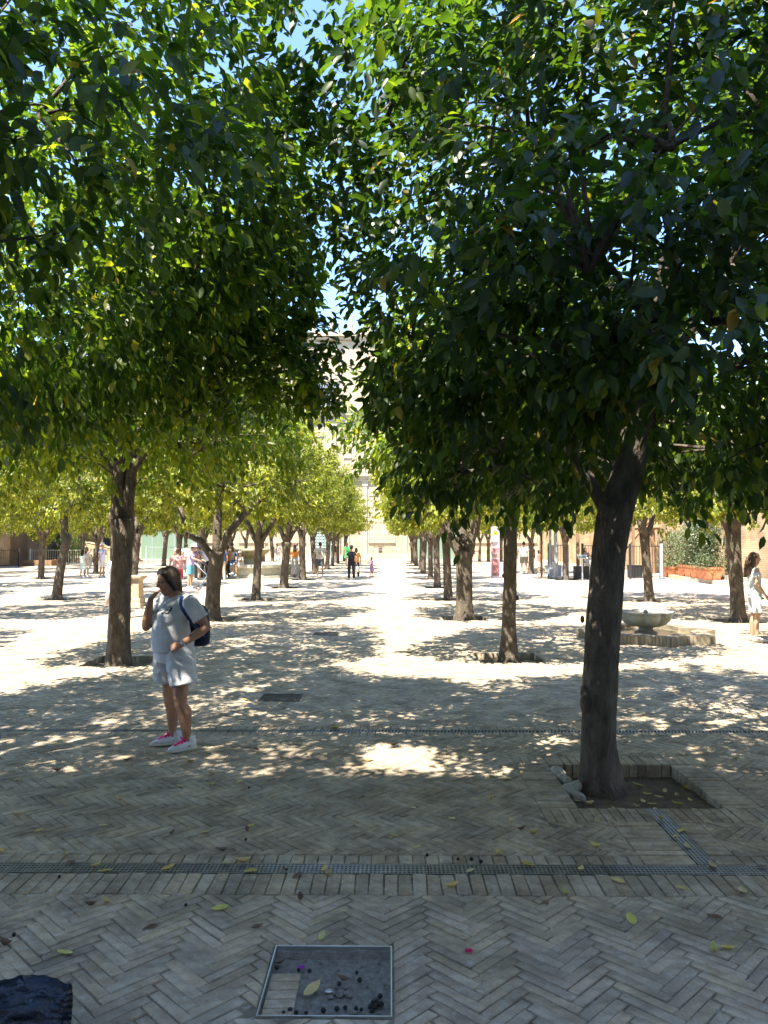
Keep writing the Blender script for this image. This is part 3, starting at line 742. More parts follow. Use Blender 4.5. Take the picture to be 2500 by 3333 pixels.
def wob(a, s, sd): return Vector((mnoise.noise(Vector((a*1.7+sd,0,sd))), mnoise.noise(Vector((0,a*1.7+sd,sd))), 0))*s
def limb(mb, p0, p1, r0, r1, seg, sd, n=8, bend=.12, sag=None):
    pts = []; rad = []
    L = (p1-p0).length
    for i in range(seg+1):
        t = i/seg; q = p0.lerp(p1, t) + wob(t*3, bend*L*t*(1.2-t)*1.5, sd)
        pts.append(q); rad.append(r0+(r1-r0)*t)
    mb.loft(pts, rad, n); return pts
def trunk_loft(mb, pts, rad, n=16, sd=0.0, rough=.09):
    # dense knobbly loft
    P_ = []; Rr = []
    for i in range(len(pts)-1):
        for k in range(5):
            t = k/5; P_.append(pts[i].lerp(pts[i+1], t)); Rr.append(rad[i]+(rad[i+1]-rad[i])*t)
    P_.append(pts[-1]); Rr.append(rad[-1])
    v, f = loft(P_, Rr, n)
    out = []
    for i, p in enumerate(v):
        c = P_[i//n]; d = p-c; a = math.atan2(d.y, d.x)
        k = 1 + rough*1.3*mnoise.noise(Vector((math.cos(a)*1.6+sd, math.sin(a)*1.6, c.z*2.3))) + rough*.6*mnoise.noise(Vector((math.cos(a)*4+sd, math.sin(a)*4, c.z*6)))
        k += .05*math.sin(5*a+sd+c.z*.8)
        if c.z < .25: k *= 1 + .13*max(0,(.25-c.z))/.35*(1+.8*math.sin(4*a+sd))
        out.append(c+d*k)
    mb.add(out, f)
def make_trunk(sd, r=.13, fork=1.95, nl=3, spread=.75, lean=(0,0), top=3.6, base=-.13):
    mb = MB(); rs = random.Random(sd)
    lx, ly = lean
    pts = [Vector((0,0,base)), Vector((.01,0,.15)), Vector((lx*.3,ly*.3,.7)), Vector((lx*.65,ly*.65,1.3)), Vector((lx,ly,fork))]
    trunk_loft(mb, pts, [r*1.28, r*1.08, r*.98, r*.95, r*1.08], 16, sd*.37)
    tips = []
    a0 = rs.uniform(0,6.28)
    for i in range(nl):
        a = a0+6.283*i/nl+rs.uniform(-.35,.35); sp = spread*rs.uniform(.7,1.25)
        p0 = pts[-1]+Vector((math.cos(a)*r*.35, math.sin(a)*r*.35, -.08)); p1 = Vector((lx+math.cos(a)*sp, ly+math.sin(a)*sp, top+rs.uniform(-.4,.3)))
        q = limb(mb, p0, p1, r*.72, r*.32, 7, sd+i*3.1, 9, .10); tips.append(q)
    return mb, tips
def add_branches(mb, tips, centers, rs, n, thin=.012):
    nodes = [p for q in tips for p in q[2:]]
    done = 0
    for c in centers[rs.permutation(len(centers))]:
        c = Vector(c); a = min(nodes, key=lambda p: (p-c).length + .4*max(0, p.z-c.z+.3))
        if (a-c).length > 1.25: continue
        done += 1
        if done > n: break
        if done % 4 == 0: nodes.append(a.lerp(c, .7))
        mid = a.lerp(c, .5)+Vector((0,0,.12))+wob(c.x, .12, c.y)
        mb.loft([a, a.lerp(mid,.6)+wob(c.z,.05,c.x), mid, c], [thin*1.9, thin*1.4, thin, thin*.45], 5)

# shared far-tree meshes
FAR_CROWN, FAR_TRUNK = [], []
for i in range(4):
    rs = np.random.RandomState(100+i)
    c, pos, ax, nr_, sz = crown_points(rs, 2.12, 3.6, 2.4, 1.12, 470, 33, .132)
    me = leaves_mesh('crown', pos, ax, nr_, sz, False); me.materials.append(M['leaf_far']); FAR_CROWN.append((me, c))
for i in range(5):
    mb, tips = make_trunk(40+i, r=.125+.012*(i%3), fork=1.85+.14*(i%3), nl=3+(i%2), spread=.75+.15*(i%2), lean=((-1)**i*.06*(i%3), .03*i))
    add_branches(mb, tips, FAR_CROWN[i%4][1], np.random.RandomState(i), 60, .016)
    me = mb.mesh('trunk', True); me.materials.append(M['bark']); FAR_TRUNK.append(me)

leaf_proto = {'leaf': [], 'leaf_mid': [], 'leaf_half': []}
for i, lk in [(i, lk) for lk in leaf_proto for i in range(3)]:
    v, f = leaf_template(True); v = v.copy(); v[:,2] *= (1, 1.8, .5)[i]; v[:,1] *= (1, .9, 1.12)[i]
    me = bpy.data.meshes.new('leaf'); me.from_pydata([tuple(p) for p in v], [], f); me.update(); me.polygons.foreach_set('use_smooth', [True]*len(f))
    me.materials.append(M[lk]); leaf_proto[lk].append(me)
fr_m = MB(); fr_m.sphere((0,0,0), .032, 14, 10); fruit = fr_m.mesh('orange_fruit', True); fruit.materials.append(M['fruit'])
campos = np.array([0,0,CH])
def near_tree(name, label, x, y, seed, trunk, tips, R_, zc, up, dn, ncl, per, size, off=(0,0), single=300, nbr=160, gap=0, extra=None, nfruit=9, hi=True, lm='leaf', boughs=()):
    e = empty(name, (x, y, 0)); tag(e, label, 'tree')
    rs = np.random.RandomState(seed)
    c, pos, ax, nr_, sz = crown_points(rs, R_, zc, up, dn, ncl, per, size, gap)
    c[:,:2] += off; pos[:,:2] += off
    for (bc, br, bu, bd, bn) in boughs:
        c2_, p2_, a2_, n2_, s2_ = crown_points(rs, br, bc[2], bu, bd, bn, per, size)
        c2_[:,:2] += bc[:2]; p2_[:,:2] += bc[:2]
        c = np.concatenate([c, c2_]); pos = np.concatenate([pos, p2_]); ax = np.concatenate([ax, a2_]); nr_ = np.concatenate([nr_, n2_]); sz = np.concatenate([sz, s2_])
    if extra is not None:
        keep = extra(pos); pos, ax, nr_, sz = pos[keep], ax[keep], nr_[keep], sz[keep]
        c = c[extra(c)]
    add_branches(trunk, tips, c, rs, nbr, .011)
    trunk.build('trunk', M['bark'], e, True)
    # the leaves that show largest become objects of their own
    wp = pos + np.array([x,y,0]); rel = wp - campos
    dep = rel[:,1]; u = rel[:,0]/np.maximum(dep,.1)*F + VX; w_ = HY - rel[:,2]/np.maximum(dep,.1)*F
    ok = (dep > .8) & (u > 20) & (u < 2480) & (w_ > 20) & (w_ < 2000)
    sc = np.where(ok, sz/np.maximum(dep,.3), 0); order = np.argsort(-sc); pick = order[:single]; rest = order[single:]
    me = leaves_mesh('crown', pos[rest], ax[rest], nr_[rest], sz[rest], hi); 
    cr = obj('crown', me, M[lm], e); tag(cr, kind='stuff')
    A, Y_, Z_ = frames(ax, nr_)
    for i in pick:
        o = obj('leaf', leaf_proto[lm][int(i) % 3], None, cr)
        s = float(sz[i])
        o.matrix_local = Matrix(((A[i,0]*s, Y_[i,0]*s, Z_[i,0]*s, pos[i,0]), (A[i,1]*s, Y_[i,1]*s, Z_[i,1]*s, pos[i,1]), (A[i,2]*s, Y_[i,2]*s, Z_[i,2]*s, pos[i,2]), (0,0,0,1)))
    fs = c[rs.permutation(len(c))[:nfruit]]
    for p in fs: obj('orange_fruit', fruit, None, cr, tuple(p + np.array([0,0,-.12])))
    return e

# thick trunk beside the pit on the right
def px_pts(lst, x0, y0, d): return [Vector(((p[0]-VX)*d/F - x0, 0, CH+(HY-p[1])*d/F)) for p in lst]
x, y = 1.60, 5.93
mb = MB()
tp = px_pts([(1948,2625),(1948,2540),(1943,2400),(1948,2200),(1957,2000),(1972,1800),(1990,1700),(2035,1560),(2068,1400),(2096,1250),(2122,1050),(2150,850)], x, y, 5.93)
tp[0].z = -.14
for i, p in enumerate(tp): p.y += .05*math.sin(i*.9) - (.0 if i < 7 else .07*(i-7))
tr = [.158,.144,.134,.132,.129,.129,.132,.116,.102,.096,.086,.066]
trunk_loft(mb, tp, tr, 22, 2.2, .07)
l2 = limb(mb, tp[6]+Vector((-.02,.06,.05)), Vector((-.6,.5,3.5)), .055, .03, 7, 5.5, 9); l3 = limb(mb, tp[6]+Vector((.03,.05,0)), Vector((.75,.85,3.4)), .09, .045, 7, 8.5, 9)
l4 = limb(mb, tp[8], Vector((1.2,.3,4.1)), .055, .025, 6, 9.5, 8); l5 = limb(mb, tp[9], Vector((-.45,.3,5.2)), .06, .03, 6, 1.5, 8)
for (zz, a, rr) in [(.62,2.75,.052),(.70,2.9,.035),(1.25,3.0,.02),(1.02,.2,.02)]:
    mb.sphere((tp[2].x+math.cos(a)*.128, math.sin(a)*-.128, zz), (rr*.8,rr*.8,rr*1.5), 10, 8)
def keepR0(p): return ~((np.abs(p[:,0]+1.60-(.05-.31*p[:,2])) < .36) & (np.abs(p[:,1]+5.93-(6.62-.5*p[:,2])) < .42)) & (p[:,0] > -2.40 + .3*np.clip((5.2-p[:,2])/1.2,0,1) + .5*np.clip((p[:,2]-5.2)/.5,0,1) + .55*np.clip((4.6-p[:,2])/2.2,0,1) + .12*np.sin(p[:,2]*5+p[:,1]*2)) & ~((np.abs(p[:,0]-.16-.2*np.clip(p[:,2]-2.2,0,2)) < .30) & (p[:,1] < .15) & (p[:,2] < 3.15+.25*np.sin(p[:,0]*9)))
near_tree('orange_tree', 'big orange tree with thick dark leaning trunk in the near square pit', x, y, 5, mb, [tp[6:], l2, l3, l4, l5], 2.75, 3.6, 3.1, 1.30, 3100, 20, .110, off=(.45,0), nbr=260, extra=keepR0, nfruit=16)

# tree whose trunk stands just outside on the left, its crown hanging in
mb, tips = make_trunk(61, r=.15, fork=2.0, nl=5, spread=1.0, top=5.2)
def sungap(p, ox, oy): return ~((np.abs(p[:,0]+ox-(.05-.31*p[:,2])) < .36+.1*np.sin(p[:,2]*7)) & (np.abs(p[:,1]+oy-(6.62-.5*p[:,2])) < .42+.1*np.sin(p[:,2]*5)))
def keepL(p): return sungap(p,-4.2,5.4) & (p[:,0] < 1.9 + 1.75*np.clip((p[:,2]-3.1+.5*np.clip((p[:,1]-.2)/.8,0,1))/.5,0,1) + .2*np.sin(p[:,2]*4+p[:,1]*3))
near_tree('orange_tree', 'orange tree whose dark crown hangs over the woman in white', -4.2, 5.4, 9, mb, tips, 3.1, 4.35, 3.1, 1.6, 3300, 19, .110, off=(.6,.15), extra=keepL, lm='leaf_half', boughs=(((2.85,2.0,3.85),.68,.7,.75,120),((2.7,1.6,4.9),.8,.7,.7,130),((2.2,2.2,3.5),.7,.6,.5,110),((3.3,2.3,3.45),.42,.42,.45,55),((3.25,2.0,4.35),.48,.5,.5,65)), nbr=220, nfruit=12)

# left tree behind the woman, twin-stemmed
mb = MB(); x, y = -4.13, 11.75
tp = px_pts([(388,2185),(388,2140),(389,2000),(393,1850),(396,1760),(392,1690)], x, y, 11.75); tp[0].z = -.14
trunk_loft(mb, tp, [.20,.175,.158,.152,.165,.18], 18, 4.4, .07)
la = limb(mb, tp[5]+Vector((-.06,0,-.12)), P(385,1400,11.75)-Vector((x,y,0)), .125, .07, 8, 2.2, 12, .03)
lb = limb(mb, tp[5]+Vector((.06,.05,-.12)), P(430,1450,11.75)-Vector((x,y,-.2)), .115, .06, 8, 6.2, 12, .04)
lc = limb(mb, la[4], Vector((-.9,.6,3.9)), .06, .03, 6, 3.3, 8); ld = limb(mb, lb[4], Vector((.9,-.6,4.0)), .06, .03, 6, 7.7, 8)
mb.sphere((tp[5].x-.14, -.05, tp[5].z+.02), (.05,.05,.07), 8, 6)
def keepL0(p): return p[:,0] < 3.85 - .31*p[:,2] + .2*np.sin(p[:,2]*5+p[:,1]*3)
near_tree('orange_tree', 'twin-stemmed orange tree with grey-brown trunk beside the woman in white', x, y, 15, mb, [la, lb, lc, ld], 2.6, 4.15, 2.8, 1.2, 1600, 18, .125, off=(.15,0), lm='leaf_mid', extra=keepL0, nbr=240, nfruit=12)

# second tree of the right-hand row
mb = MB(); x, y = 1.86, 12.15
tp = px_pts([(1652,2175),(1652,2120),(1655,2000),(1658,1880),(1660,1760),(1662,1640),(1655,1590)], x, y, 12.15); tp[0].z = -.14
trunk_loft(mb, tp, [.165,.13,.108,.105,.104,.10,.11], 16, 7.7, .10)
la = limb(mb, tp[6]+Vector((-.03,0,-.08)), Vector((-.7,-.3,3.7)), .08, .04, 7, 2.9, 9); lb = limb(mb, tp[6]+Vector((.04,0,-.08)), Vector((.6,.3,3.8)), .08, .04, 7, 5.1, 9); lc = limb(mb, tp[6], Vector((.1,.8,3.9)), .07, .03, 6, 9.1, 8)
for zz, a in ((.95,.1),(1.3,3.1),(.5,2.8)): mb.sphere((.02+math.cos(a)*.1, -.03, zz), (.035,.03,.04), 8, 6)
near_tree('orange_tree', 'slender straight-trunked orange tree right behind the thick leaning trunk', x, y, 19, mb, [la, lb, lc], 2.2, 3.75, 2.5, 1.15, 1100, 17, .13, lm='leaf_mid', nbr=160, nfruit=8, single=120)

# the remaining trees share trunks and crowns
SP = {(0,2):'orange tree with thick forked trunk, third of the row with the leaning trunk',
      (-1,2):'orange tree with three wide low limbs beside the baby stroller',
      (1,2):'orange tree with pale brown trunk near the lobed fountain and brick wall',
      (1,3):'slim orange tree between the lobed fountain and the iron fence',
      (-2,3):'orange tree with a kinked pale trunk left of the stone pedestal',
      (-3,5):'slim orange tree next to the railing and brick piers',
      (-1,3):'orange tree with plain straight trunk in front of the big bowl fountain',
      (-1,4):'orange tree with stubby pollarded knuckles beside the big bowl fountain',
      (-1,5):'orange tree next to the woman in an orange top',
      (0,3):'slender orange tree, fourth of the row with the leaning trunk',
      (1,5):'orange tree with knobbly trunk in front of the iron fence'}
rt2 = random.Random(5)
def custom_trunk(kind, sd):
    mb = MB()
    if kind == 'yfork':
        tp = [Vector((0,0,-.14)),Vector((0,0,.1)),Vector((0,0,.7)),Vector((.01,0,1.3)),Vector((.02,0,1.62))]
        trunk_loft(mb, tp, [.24,.215,.19,.185,.20], 16, sd)
        a = limb(mb, Vector((-.06,0,1.5)), Vector((-.75,0,2.75)), .13, .085, 7, 3.3, 10, .06); b = limb(mb, Vector((.08,0,1.5)), Vector((.48,.1,3.0)), .15, .09, 7, 7.3, 10, .08); c = limb(mb, Vector((0,.05,1.55)), Vector((.0,.5,3.1)), .10, .06, 6, 1.3, 9)
        return mb, [a,b,c]
    if kind == 'low3':
        tp = [Vector((0,0,-.14)),Vector((0,0,.1)),Vector((.02,0,.7)),Vector((.06,0,1.25)),Vector((.09,0,1.6))]
        trunk_loft(mb, tp, [.21,.18,.17,.165,.19], 16, sd)
        a = [Vector((.0,0,1.45)),Vector((-.28,-.05,1.85)),Vector((-.6,-.1,2.0)),Vector((-.68,-.1,2.35)),Vector((-.85,-.1,3.0))]; mb.loft(a, [.10,.085,.075,.07,.045], 10)
        b = limb(mb, Vector((.1,0,1.5)), Vector((.12,0,3.2)), .125, .07, 7, 2.3, 10, .03); c = [Vector((.14,0,1.5)),Vector((.35,0,2.0)),Vector((.7,.05,2.45)),Vector((1.2,.1,2.9))]; mb.loft(c, [.11,.09,.08,.05], 10)
        return mb, [a,b,c]
    if kind == 'kink':
        tp = [Vector((0,0,-.14)),Vector((-.02,0,.1)),Vector((.04,0,.7)),Vector((.14,0,1.35)),Vector((.26,0,1.9)),Vector((.18,0,2.1)),Vector((.2,0,2.6))]
        trunk_loft(mb, tp, [.19,.16,.135,.13,.16,.11,.09], 14, sd)
        a = limb(mb, Vector((.18,0,2.3)), Vector((-.4,.2,3.2)), .08, .04, 6, 4.1, 8); b = limb(mb, tp[-1], Vector((.5,.2,3.5)), .08, .04, 6, 6.1, 8)
        mb.sphere((.02,-.04,1.75), (.07,.07,.09), 8, 6)
        return mb, [a,b]
    if kind == 'knuckle':
        tp = [Vector((-.02,0,-.14)),Vector((0,0,.1)),Vector((.04,0,.7)),Vector((.08,0,1.3)),Vector((.1,0,1.8))]
        trunk_loft(mb, tp, [.24,.18,.15,.145,.2], 14, sd)
        tips = []
        for i in range(5):
            a = i*1.26; tips.append(limb(mb, Vector((.1,0,1.75)), Vector((.1+math.cos(a)*.75, math.sin(a)*.75, 2.9+.2*(i%2))), .10, .05, 6, i*2.2, 8, .1))
        return mb, tips
KIND = {(0,2):'yfork',(-1,2):'low3',(-2,3):'kink',(-1,4):'knuckle'}
for (r, k, x, y) in TREES:
    if (r, k) in ((0,0),(-1,0),(-1,1),(0,1)): continue
    e = empty('orange_tree', (x, y, 0)); 
    sr = rt2.uniform(.95,1.06)
    if (r,k) in KIND:
        mb, tips = custom_trunk(KIND[(r,k)], r*3+k); add_branches(mb, tips, FAR_CROWN[k%4][1], np.random.RandomState(k), 70, .016)
        mb.build('trunk', M['bark'], e, True)
    else:
        t = obj('trunk', FAR_TRUNK[(k*2+r*3) % 5], None, e); t.rotation_euler = (0,0,rt2.uniform(0,6.28)); t.scale = (sr, sr, 1)
    cr = obj('crown', FAR_CROWN[(k+r) % 4][0], None, e); cr.rotation_euler = (0,0,rt2.uniform(0,6.28)); cs = rt2.uniform(.96,1.05); cr.scale = (cs, cs, rt2.uniform(.93,1.06)); tag(cr, kind='stuff')
    cr.location = (0,0,rt2.uniform(-.05,.18))
    if (r,k) in SP: tag(e, SP[(r,k)], 'tree')
    else:
        side = {0:'far orange tree in the row of the leaning trunk',1:'orange tree in the row nearest the sunlit brick wall',-1:'far orange tree in the row alongside the big bowl fountain',-2:'orange tree in the row beyond the stone pedestal',-3:'orange tree in the row next to the metal railings',-4:'orange tree in the row against the brick piers'}[r]
        tag(e, side, 'tree', side.replace('tree','trees'))
# ------------------------------------------------------------------ church front at the far end
FY = 78.0
def fx(px): return (px-VX)*FY/F
def fz(py): return CH+(HY-py)*FY/F
fac = empty('church_facade', (0, FY, 0)); tag(fac, 'tall pale stone church front with pilasters, cornices and studded metal door', 'church')
X0, X1 = -30.0, 22.0
wb = MB(); wb.box(X0, X1, 0.06, 3.0, -.13, 23.0); wb.build('wall', M['stonetrim'], fac)
# openings that the courses leave free: door, windows
DOOR = (fx(1013), fx(1093), 0.35, 4.6)
WINS = [(-1.25,-.87,.66,1.32), (8.15,8.55,.2,1.15), (-10.6,-10.2,.7,1.4)]
UPW = [(-7.65,-5.6,15.65,17.9), (-1.2,.9,15.65,17.9), (5.2,7.3,15.65,17.9), (-14,-12,15.65,17.9)]
PANELS = []
for bx in (-27.5,-23.5,-19.5,-15.5,-11.5,-2.3,1.8,7.6,11.8,16.0): PANELS.append((bx, bx+(2.75 if bx == -2.3 else 3.0), 1.72, 6.4))
UP_P = []
for i in range(-9, 8):
    UP_P.append((-5.35+i*2.83+.05, -5.35+i*2.83+.75, 9.2, 13.3))
rs_ = random.Random(8)
blk = []
def course_fill(x0, x1, z0, z1, h, w, skip, y0):
    z = z0; j = 0
    while z < z1-.05:
        zz = min(z+h, z1); x = x0-(w*.5 if j % 2 else 0)
        while x < x1:
            ww = w*rs_.uniform(.8,1.2); a, b = max(x, x0), min(x+ww, x1); x += ww
            if b-a < .05: continue
            cx, cz = (a+b)/2, (z+zz)/2
            if any(s[0]-.1 < cx < s[1]+.1 and s[2]-.1 < cz < s[3]+.1 for s in skip): continue
            blk.append((a+.010, b-.010, z+.010, zz-.010, y0+rs_.uniform(-.006,.006)))
        z = zz; j += 1
course_fill(X0, X1, .0, 7.85, .42, .95, [DOOR]+WINS, 0.0)
course_fill(X0, X1, 8.95, 13.75, .36, .8, [], 0.0)
course_fill(X0, X1, 15.1, 22.4, .40, .85, UPW, 0.0)
def vis(b):
    cx, cz = (b[0]+b[1])/2, (b[2]+b[3])/2
    px = VX+cx*F/FY; py = HY-(cz-CH)*F/FY
    return (1070 < px < 1260 and 1250 < py < 1550) or (1120 < px < 1340 and 1690 < py < 1820)
blk.sort(key=lambda b: 0 if vis(b) else 1)
unit = MB(); unit.box(-.5,.5,0,.07,-.5,.5); um = unit.mesh('stone_block'); um.materials.append(M['stone'])
for b in blk[:300]:
    o = obj('stone_block', um, None, fac, ((b[0]+b[1])/2, b[4], (b[2]+b[3])/2)); o.scale = (b[1]-b[0], 1, b[3]-b[2])
mb = MB()
for b in blk[300:]: mb.box(b[0], b[1], b[4], .07, b[2], b[3])
o = mb.build('stone_courses', M['stone'], fac); tag(o, kind='stuff')
def fpart(name, m, *boxes):
    b = MB()
    for q in boxes: b.box(*q)
    return b.build(name, m, fac)
# plinth, string courses, cornices (stepped mouldings, each a little prouder)
fpart('cornice', M['stonetrim'], (X0,X1,-.18,.02,7.86,8.12),(X0,X1,-.34,.02,8.12,8.38),(X0,X1,-.55,.02,8.38,8.62),(X0,X1,-.45,.02,8.62,8.93))
fpart('cornice', M['stonetrim'], (X0,X1,-.12,.02,13.76,14.05),(X0,X1,-.25,.02,14.05,14.55),(X0,X1,-.5,.02,14.55,14.85),(X0,X1,-.7,.02,14.85,15.08))
fpart('cornice', M['stonetrim'], (X0,X1,-.3,.02,22.4,22.7),(X0,X1,-.6,.02,22.7,23.05))
fpart('plinth', M['stonetrim'], (X0,DOOR[0]-.25,-.12,.02,-.1,.55),(DOOR[1]+.25,X1,-.12,.02,-.1,.50))
fpart('steps', M['granite'], (DOOR[0]-1.6,DOOR[1]+1.6,-1.5,-.13,-.05,.15),(DOOR[0]-1.0,DOOR[1]+1.0,-1.0,-.131,.151,.33))
# pilasters below
for x in (-29,-25,-21,-17,-13,-9.2,-4.43,-2.62,1.47,5.9,6.9,11.4,15.4,19.4):
    fpart('pilaster', M['stonetrim'], (x-.22,x+.22,-.10,-.008,.5,7.4),(x-.30,x+.30,-.15,-.009,7.4,7.86))
for (a,b,c,d) in PANELS:
    fpart('panel_moulding', M['stonetrim'], (a,b,-.16,-.009,c-.10,c+.02),(a,a+.12,-.06,-.009,c+.021,d),(b-.12,b,-.06,-.009,c+.021,d),(a,b,-.08,-.009,d+.001,d+.12))
for i in range(-9, 9):
    x = -5.35+i*2.83
    fpart('pilaster', M['stonetrim'], (x-.62,x-.22,-.12,-.008,8.94,13.3),(x-.75,x-.10,-.20,-.009,13.3,13.75),(x-.7,x-.14,-.18,-.009,8.935,9.25))
    fpart('panel_moulding', M['stonetrim'], (x+.45,x+1.5,-.10,-.009,9.15,9.25),(x+.45,x+.55,-.05,-.009,9.251,13.0),(x+1.4,x+1.5,-.05,-.009,9.251,13.0),(x+.56,x+1.39,-.12,-.009,10.25,10.38),(x+.45,x+1.5,-.10,-.009,12.45,12.6))
for i in range(-4, 5):
    x = -9.0+i*6.4
    fpart('pilaster', M['stonetrim'], (x-.45,x+.45,-.14,-.008,15.09,22.0),(x-.6,x+.6,-.2,-.009,22.0,22.39))
M['green_metal'] = mat('green_bronze', (0.20,0.26,0.24), rough=0.5, var=0.2, scale=6, metal=0.3)
a,b,c,d = DOOR
door = fpart('door', M['green_metal'], (a,(a+b)/2-.015,-.03,.02,c,d),((a+b)/2+.015,b,-.03,.02,c,d))
mb = MB()
for i in range(9):
    for j in range(14):
        x = a+.14+i*(b-a-.28)/8; z = c+.15+j*.31; mb.add([(x-.09,-.031,z-.09),(x+.09,-.031,z-.09),(x+.09,-.031,z+.09),(x-.09,-.031,z+.09),(x,-.09,z)], [(0,1,4),(1,2,4),(2,3,4),(3,0,4)])
tag(mb.build('door_studs', M['green_metal'], door), kind='stuff')
fpart('door_surround', M['stonetrim'], (a-.45,a-.01,-.22,-.009,c,d+.3),(b+.01,b+.45,-.22,-.009,c,d+.3),(a-.55,b+.55,-.3,-.009,d+.301,d+.75))
for (a,b,c,d) in WINS:
    w = fpart('window', M['iron'], (a,b,.03,.058,c,d)); f = MB()
    for k in range(3):
        zz = c+(d-c)*(k+1)/4; f.box(a,b,-.01,.02,zz-.02,zz+.02)
    f.build('bars', M['granite'], w)
for (a,b,c,d) in UPW:
    w = fpart('window', M['clearglass'], (a,b,.02,.05,c,d)); f = MB()
    for k in range(9): xx = a+(b-a)*k/8; f.box(xx-.03,xx+.03,-.06,-.02,c,d)
    for k in range(7): zz = c+(d-c)*k/6; f.box(a,b,-.10,-.061,zz-.03,zz+.03)
    f.build('grille', M['greyiron'], w)
    fpart('window_frame', M['stonetrim'], (a-.25,a-.001,-.15,-.008,c-.2,d+.2),(b+.001,b+.25,-.15,-.008,c-.2,d+.2),(a-.3,b+.3,-.2,-.008,d+.201,d+.45),(a-.3,b+.3,-.2,-.008,c-.45,c-.201))
for i in range(-11, 9):
    x = -4.1+i*1.9
    mb = MB(); mb.lathe([(.32,0),(.32,.25),(.18,.35),(.26,.7),(.30,.95),(.12,1.3),(.16,1.45),(.05,1.75)], 10, (x,.0,23.05)); mb.build('pinnacle', M['stonetrim'], fac, True)
mb = MB(); mb.lathe([(.05,0),(.05,.5),(.02,.55)], 6, (-4.0,-.05,2.0)); 
# lamps on brackets under the upper cornice
for px in (1107,1131):
    x = fx(px); mb = MB(); mb.box(x-.05,x+.05,-.55,-.13,13.45,13.52); mb.lathe([(.04,0),(.16,.1),(.14,.35),(.05,.42)], 10, (x,-.5,13.15)); mb.build('lamp', M['chrome'], fac)

# green glass entrance boxes
def glass_box(x0, x1, y0, y1, h, label, nx):
    e = empty('glass_vestibule', ((x0+x1)/2, y0, 0)); tag(e, label, 'glass porch')
    w = x1-x0
    for i in range(nx):
        b = MB(); a = -w/2+i*w/nx; b.box(a+.03, a+w/nx-.03, 0, .03, .06, h-.05); b.build('pane', M['glass'], e)
    for s in (-1,1):
        b = MB(); b.box(s*w/2-.015, s*w/2+.015, .05, y1-y0, .06, h-.05); b.build('pane', M['glass'], e)
    b = MB()
    for i in range(nx+1): a = -w/2+i*w/nx; b.box(a-.028,a+.028,-.02,.045,0,h)
    b.box(-w/2+.03,w/2-.03,-.015,.044,h-.049,h+.02); b.box(-w/2+.03,w/2-.03,-.015,.044,0.0,.058); b.build('frame', M['greyiron'], e)
    b = MB(); b.box(-w/2-.05,w/2+.05,.046,y1-y0,h+.021,h+.1); b.build('roof', M['greyiron'], e)
    b = MB(); b.box(-w/2+.1,w/2-.1,1.5,1.6,0,h-.1); b.build('curtain', mat('pale_curtain',(0.45,0.55,0.42),rough=.9), e)
glass_box(fx(487), fx(660), 75.3, 77.7, 3.1, 'green glass entrance porch against the church behind the metal railing', 5)
glass_box(fx(1352), fx(1476), 75.0, 77.7, 3.4, 'green glass entrance porch behind the row of the leaning trunk', 4)
# doorway blocks of carved stone by the porch
def stone_portal(px, w, label):
    e = empty('stone_portal', (fx(px), 77.3, 0)); tag(e, label, 'portal')
    b = MB(); b.box(-w/2,-w/2+.35,0,.5,0,2.5); b.build('jamb', M['stonetrim'], e)
    b = MB(); b.box(w/2-.35,w/2,0,.5,0,2.5); b.build('jamb', M['stonetrim'], e)
    b = MB(); b.box(-w/2-.15,w/2+.15,-.15,.5,2.501,3.0); b.build('lintel', M['stonetrim'], e)
    b = MB(); b.box(-w/2+.351,w/2-.351,.2,.5,0,2.5); b.build('panel', M['stone'], e)
stone_portal(1477, 1.5, 'carved stone portal block next to the green glass porch')
stone_portal(1625, 1.6, 'plain stone portal seen behind the pink information totem')

# ------------------------------------------------------------------ brick wall along the right side
rw = empty('brick_side_wall', (14.7, 0, 0)); tag(rw, 'long sunlit wall of thin yellowish bricks behind the terracotta planters', 'wall')
b = MB(); b.box(0,.9,12,34.0,-.13,7.5); b.build('wall', M['wallbrick'], rw)
b = MB(); b.box(.75,1.4,34.001,48,-.13,7.5); b.build('wall', M['wallbrick'], rw)
b = MB(); b.box(.3,1.4,48.001,78.2,-.13,7.5); b.build('wall', M['wallbrick'], rw)
for y in (14.5,18.5,22.8,27.3,31.6):
    b = MB(); b.box(-.16,-.002,y,y+1.25,-.1,7.4); b.build('buttress', M['wallbrick'], rw)
for y in (52,58,64,70):
    b = MB(); b.box(-.1,.298,y,y+1.3,-.1,7.4); b.build('buttress', M['wallbrick'], rw)
b = MB(); b.box(-.15,1.1,12,34,7.5,7.75); b.build('coping', M['stonetrim'], rw)
# two-step stone bench at its foot
for (xa, xb, z0, z1, nm) in ((-.45,-.165,.0,.36,'upper_step'),(-1.0,-.452,.0,.17,'lower_step')):
    y = 14.0
    rr = random.Random(4)
    while y < 38:
        l = rr.uniform(.5,.8); v = MB(); v.box(xa+rr.uniform(-.01,.01), xb, y+.006, min(y+l,38.2)-.006, z0, z1+rr.uniform(-.008,.008)); 
        v.build('step_block', M['granite'] if rr.random() < .6 else M['stonetrim'], rw); y += l
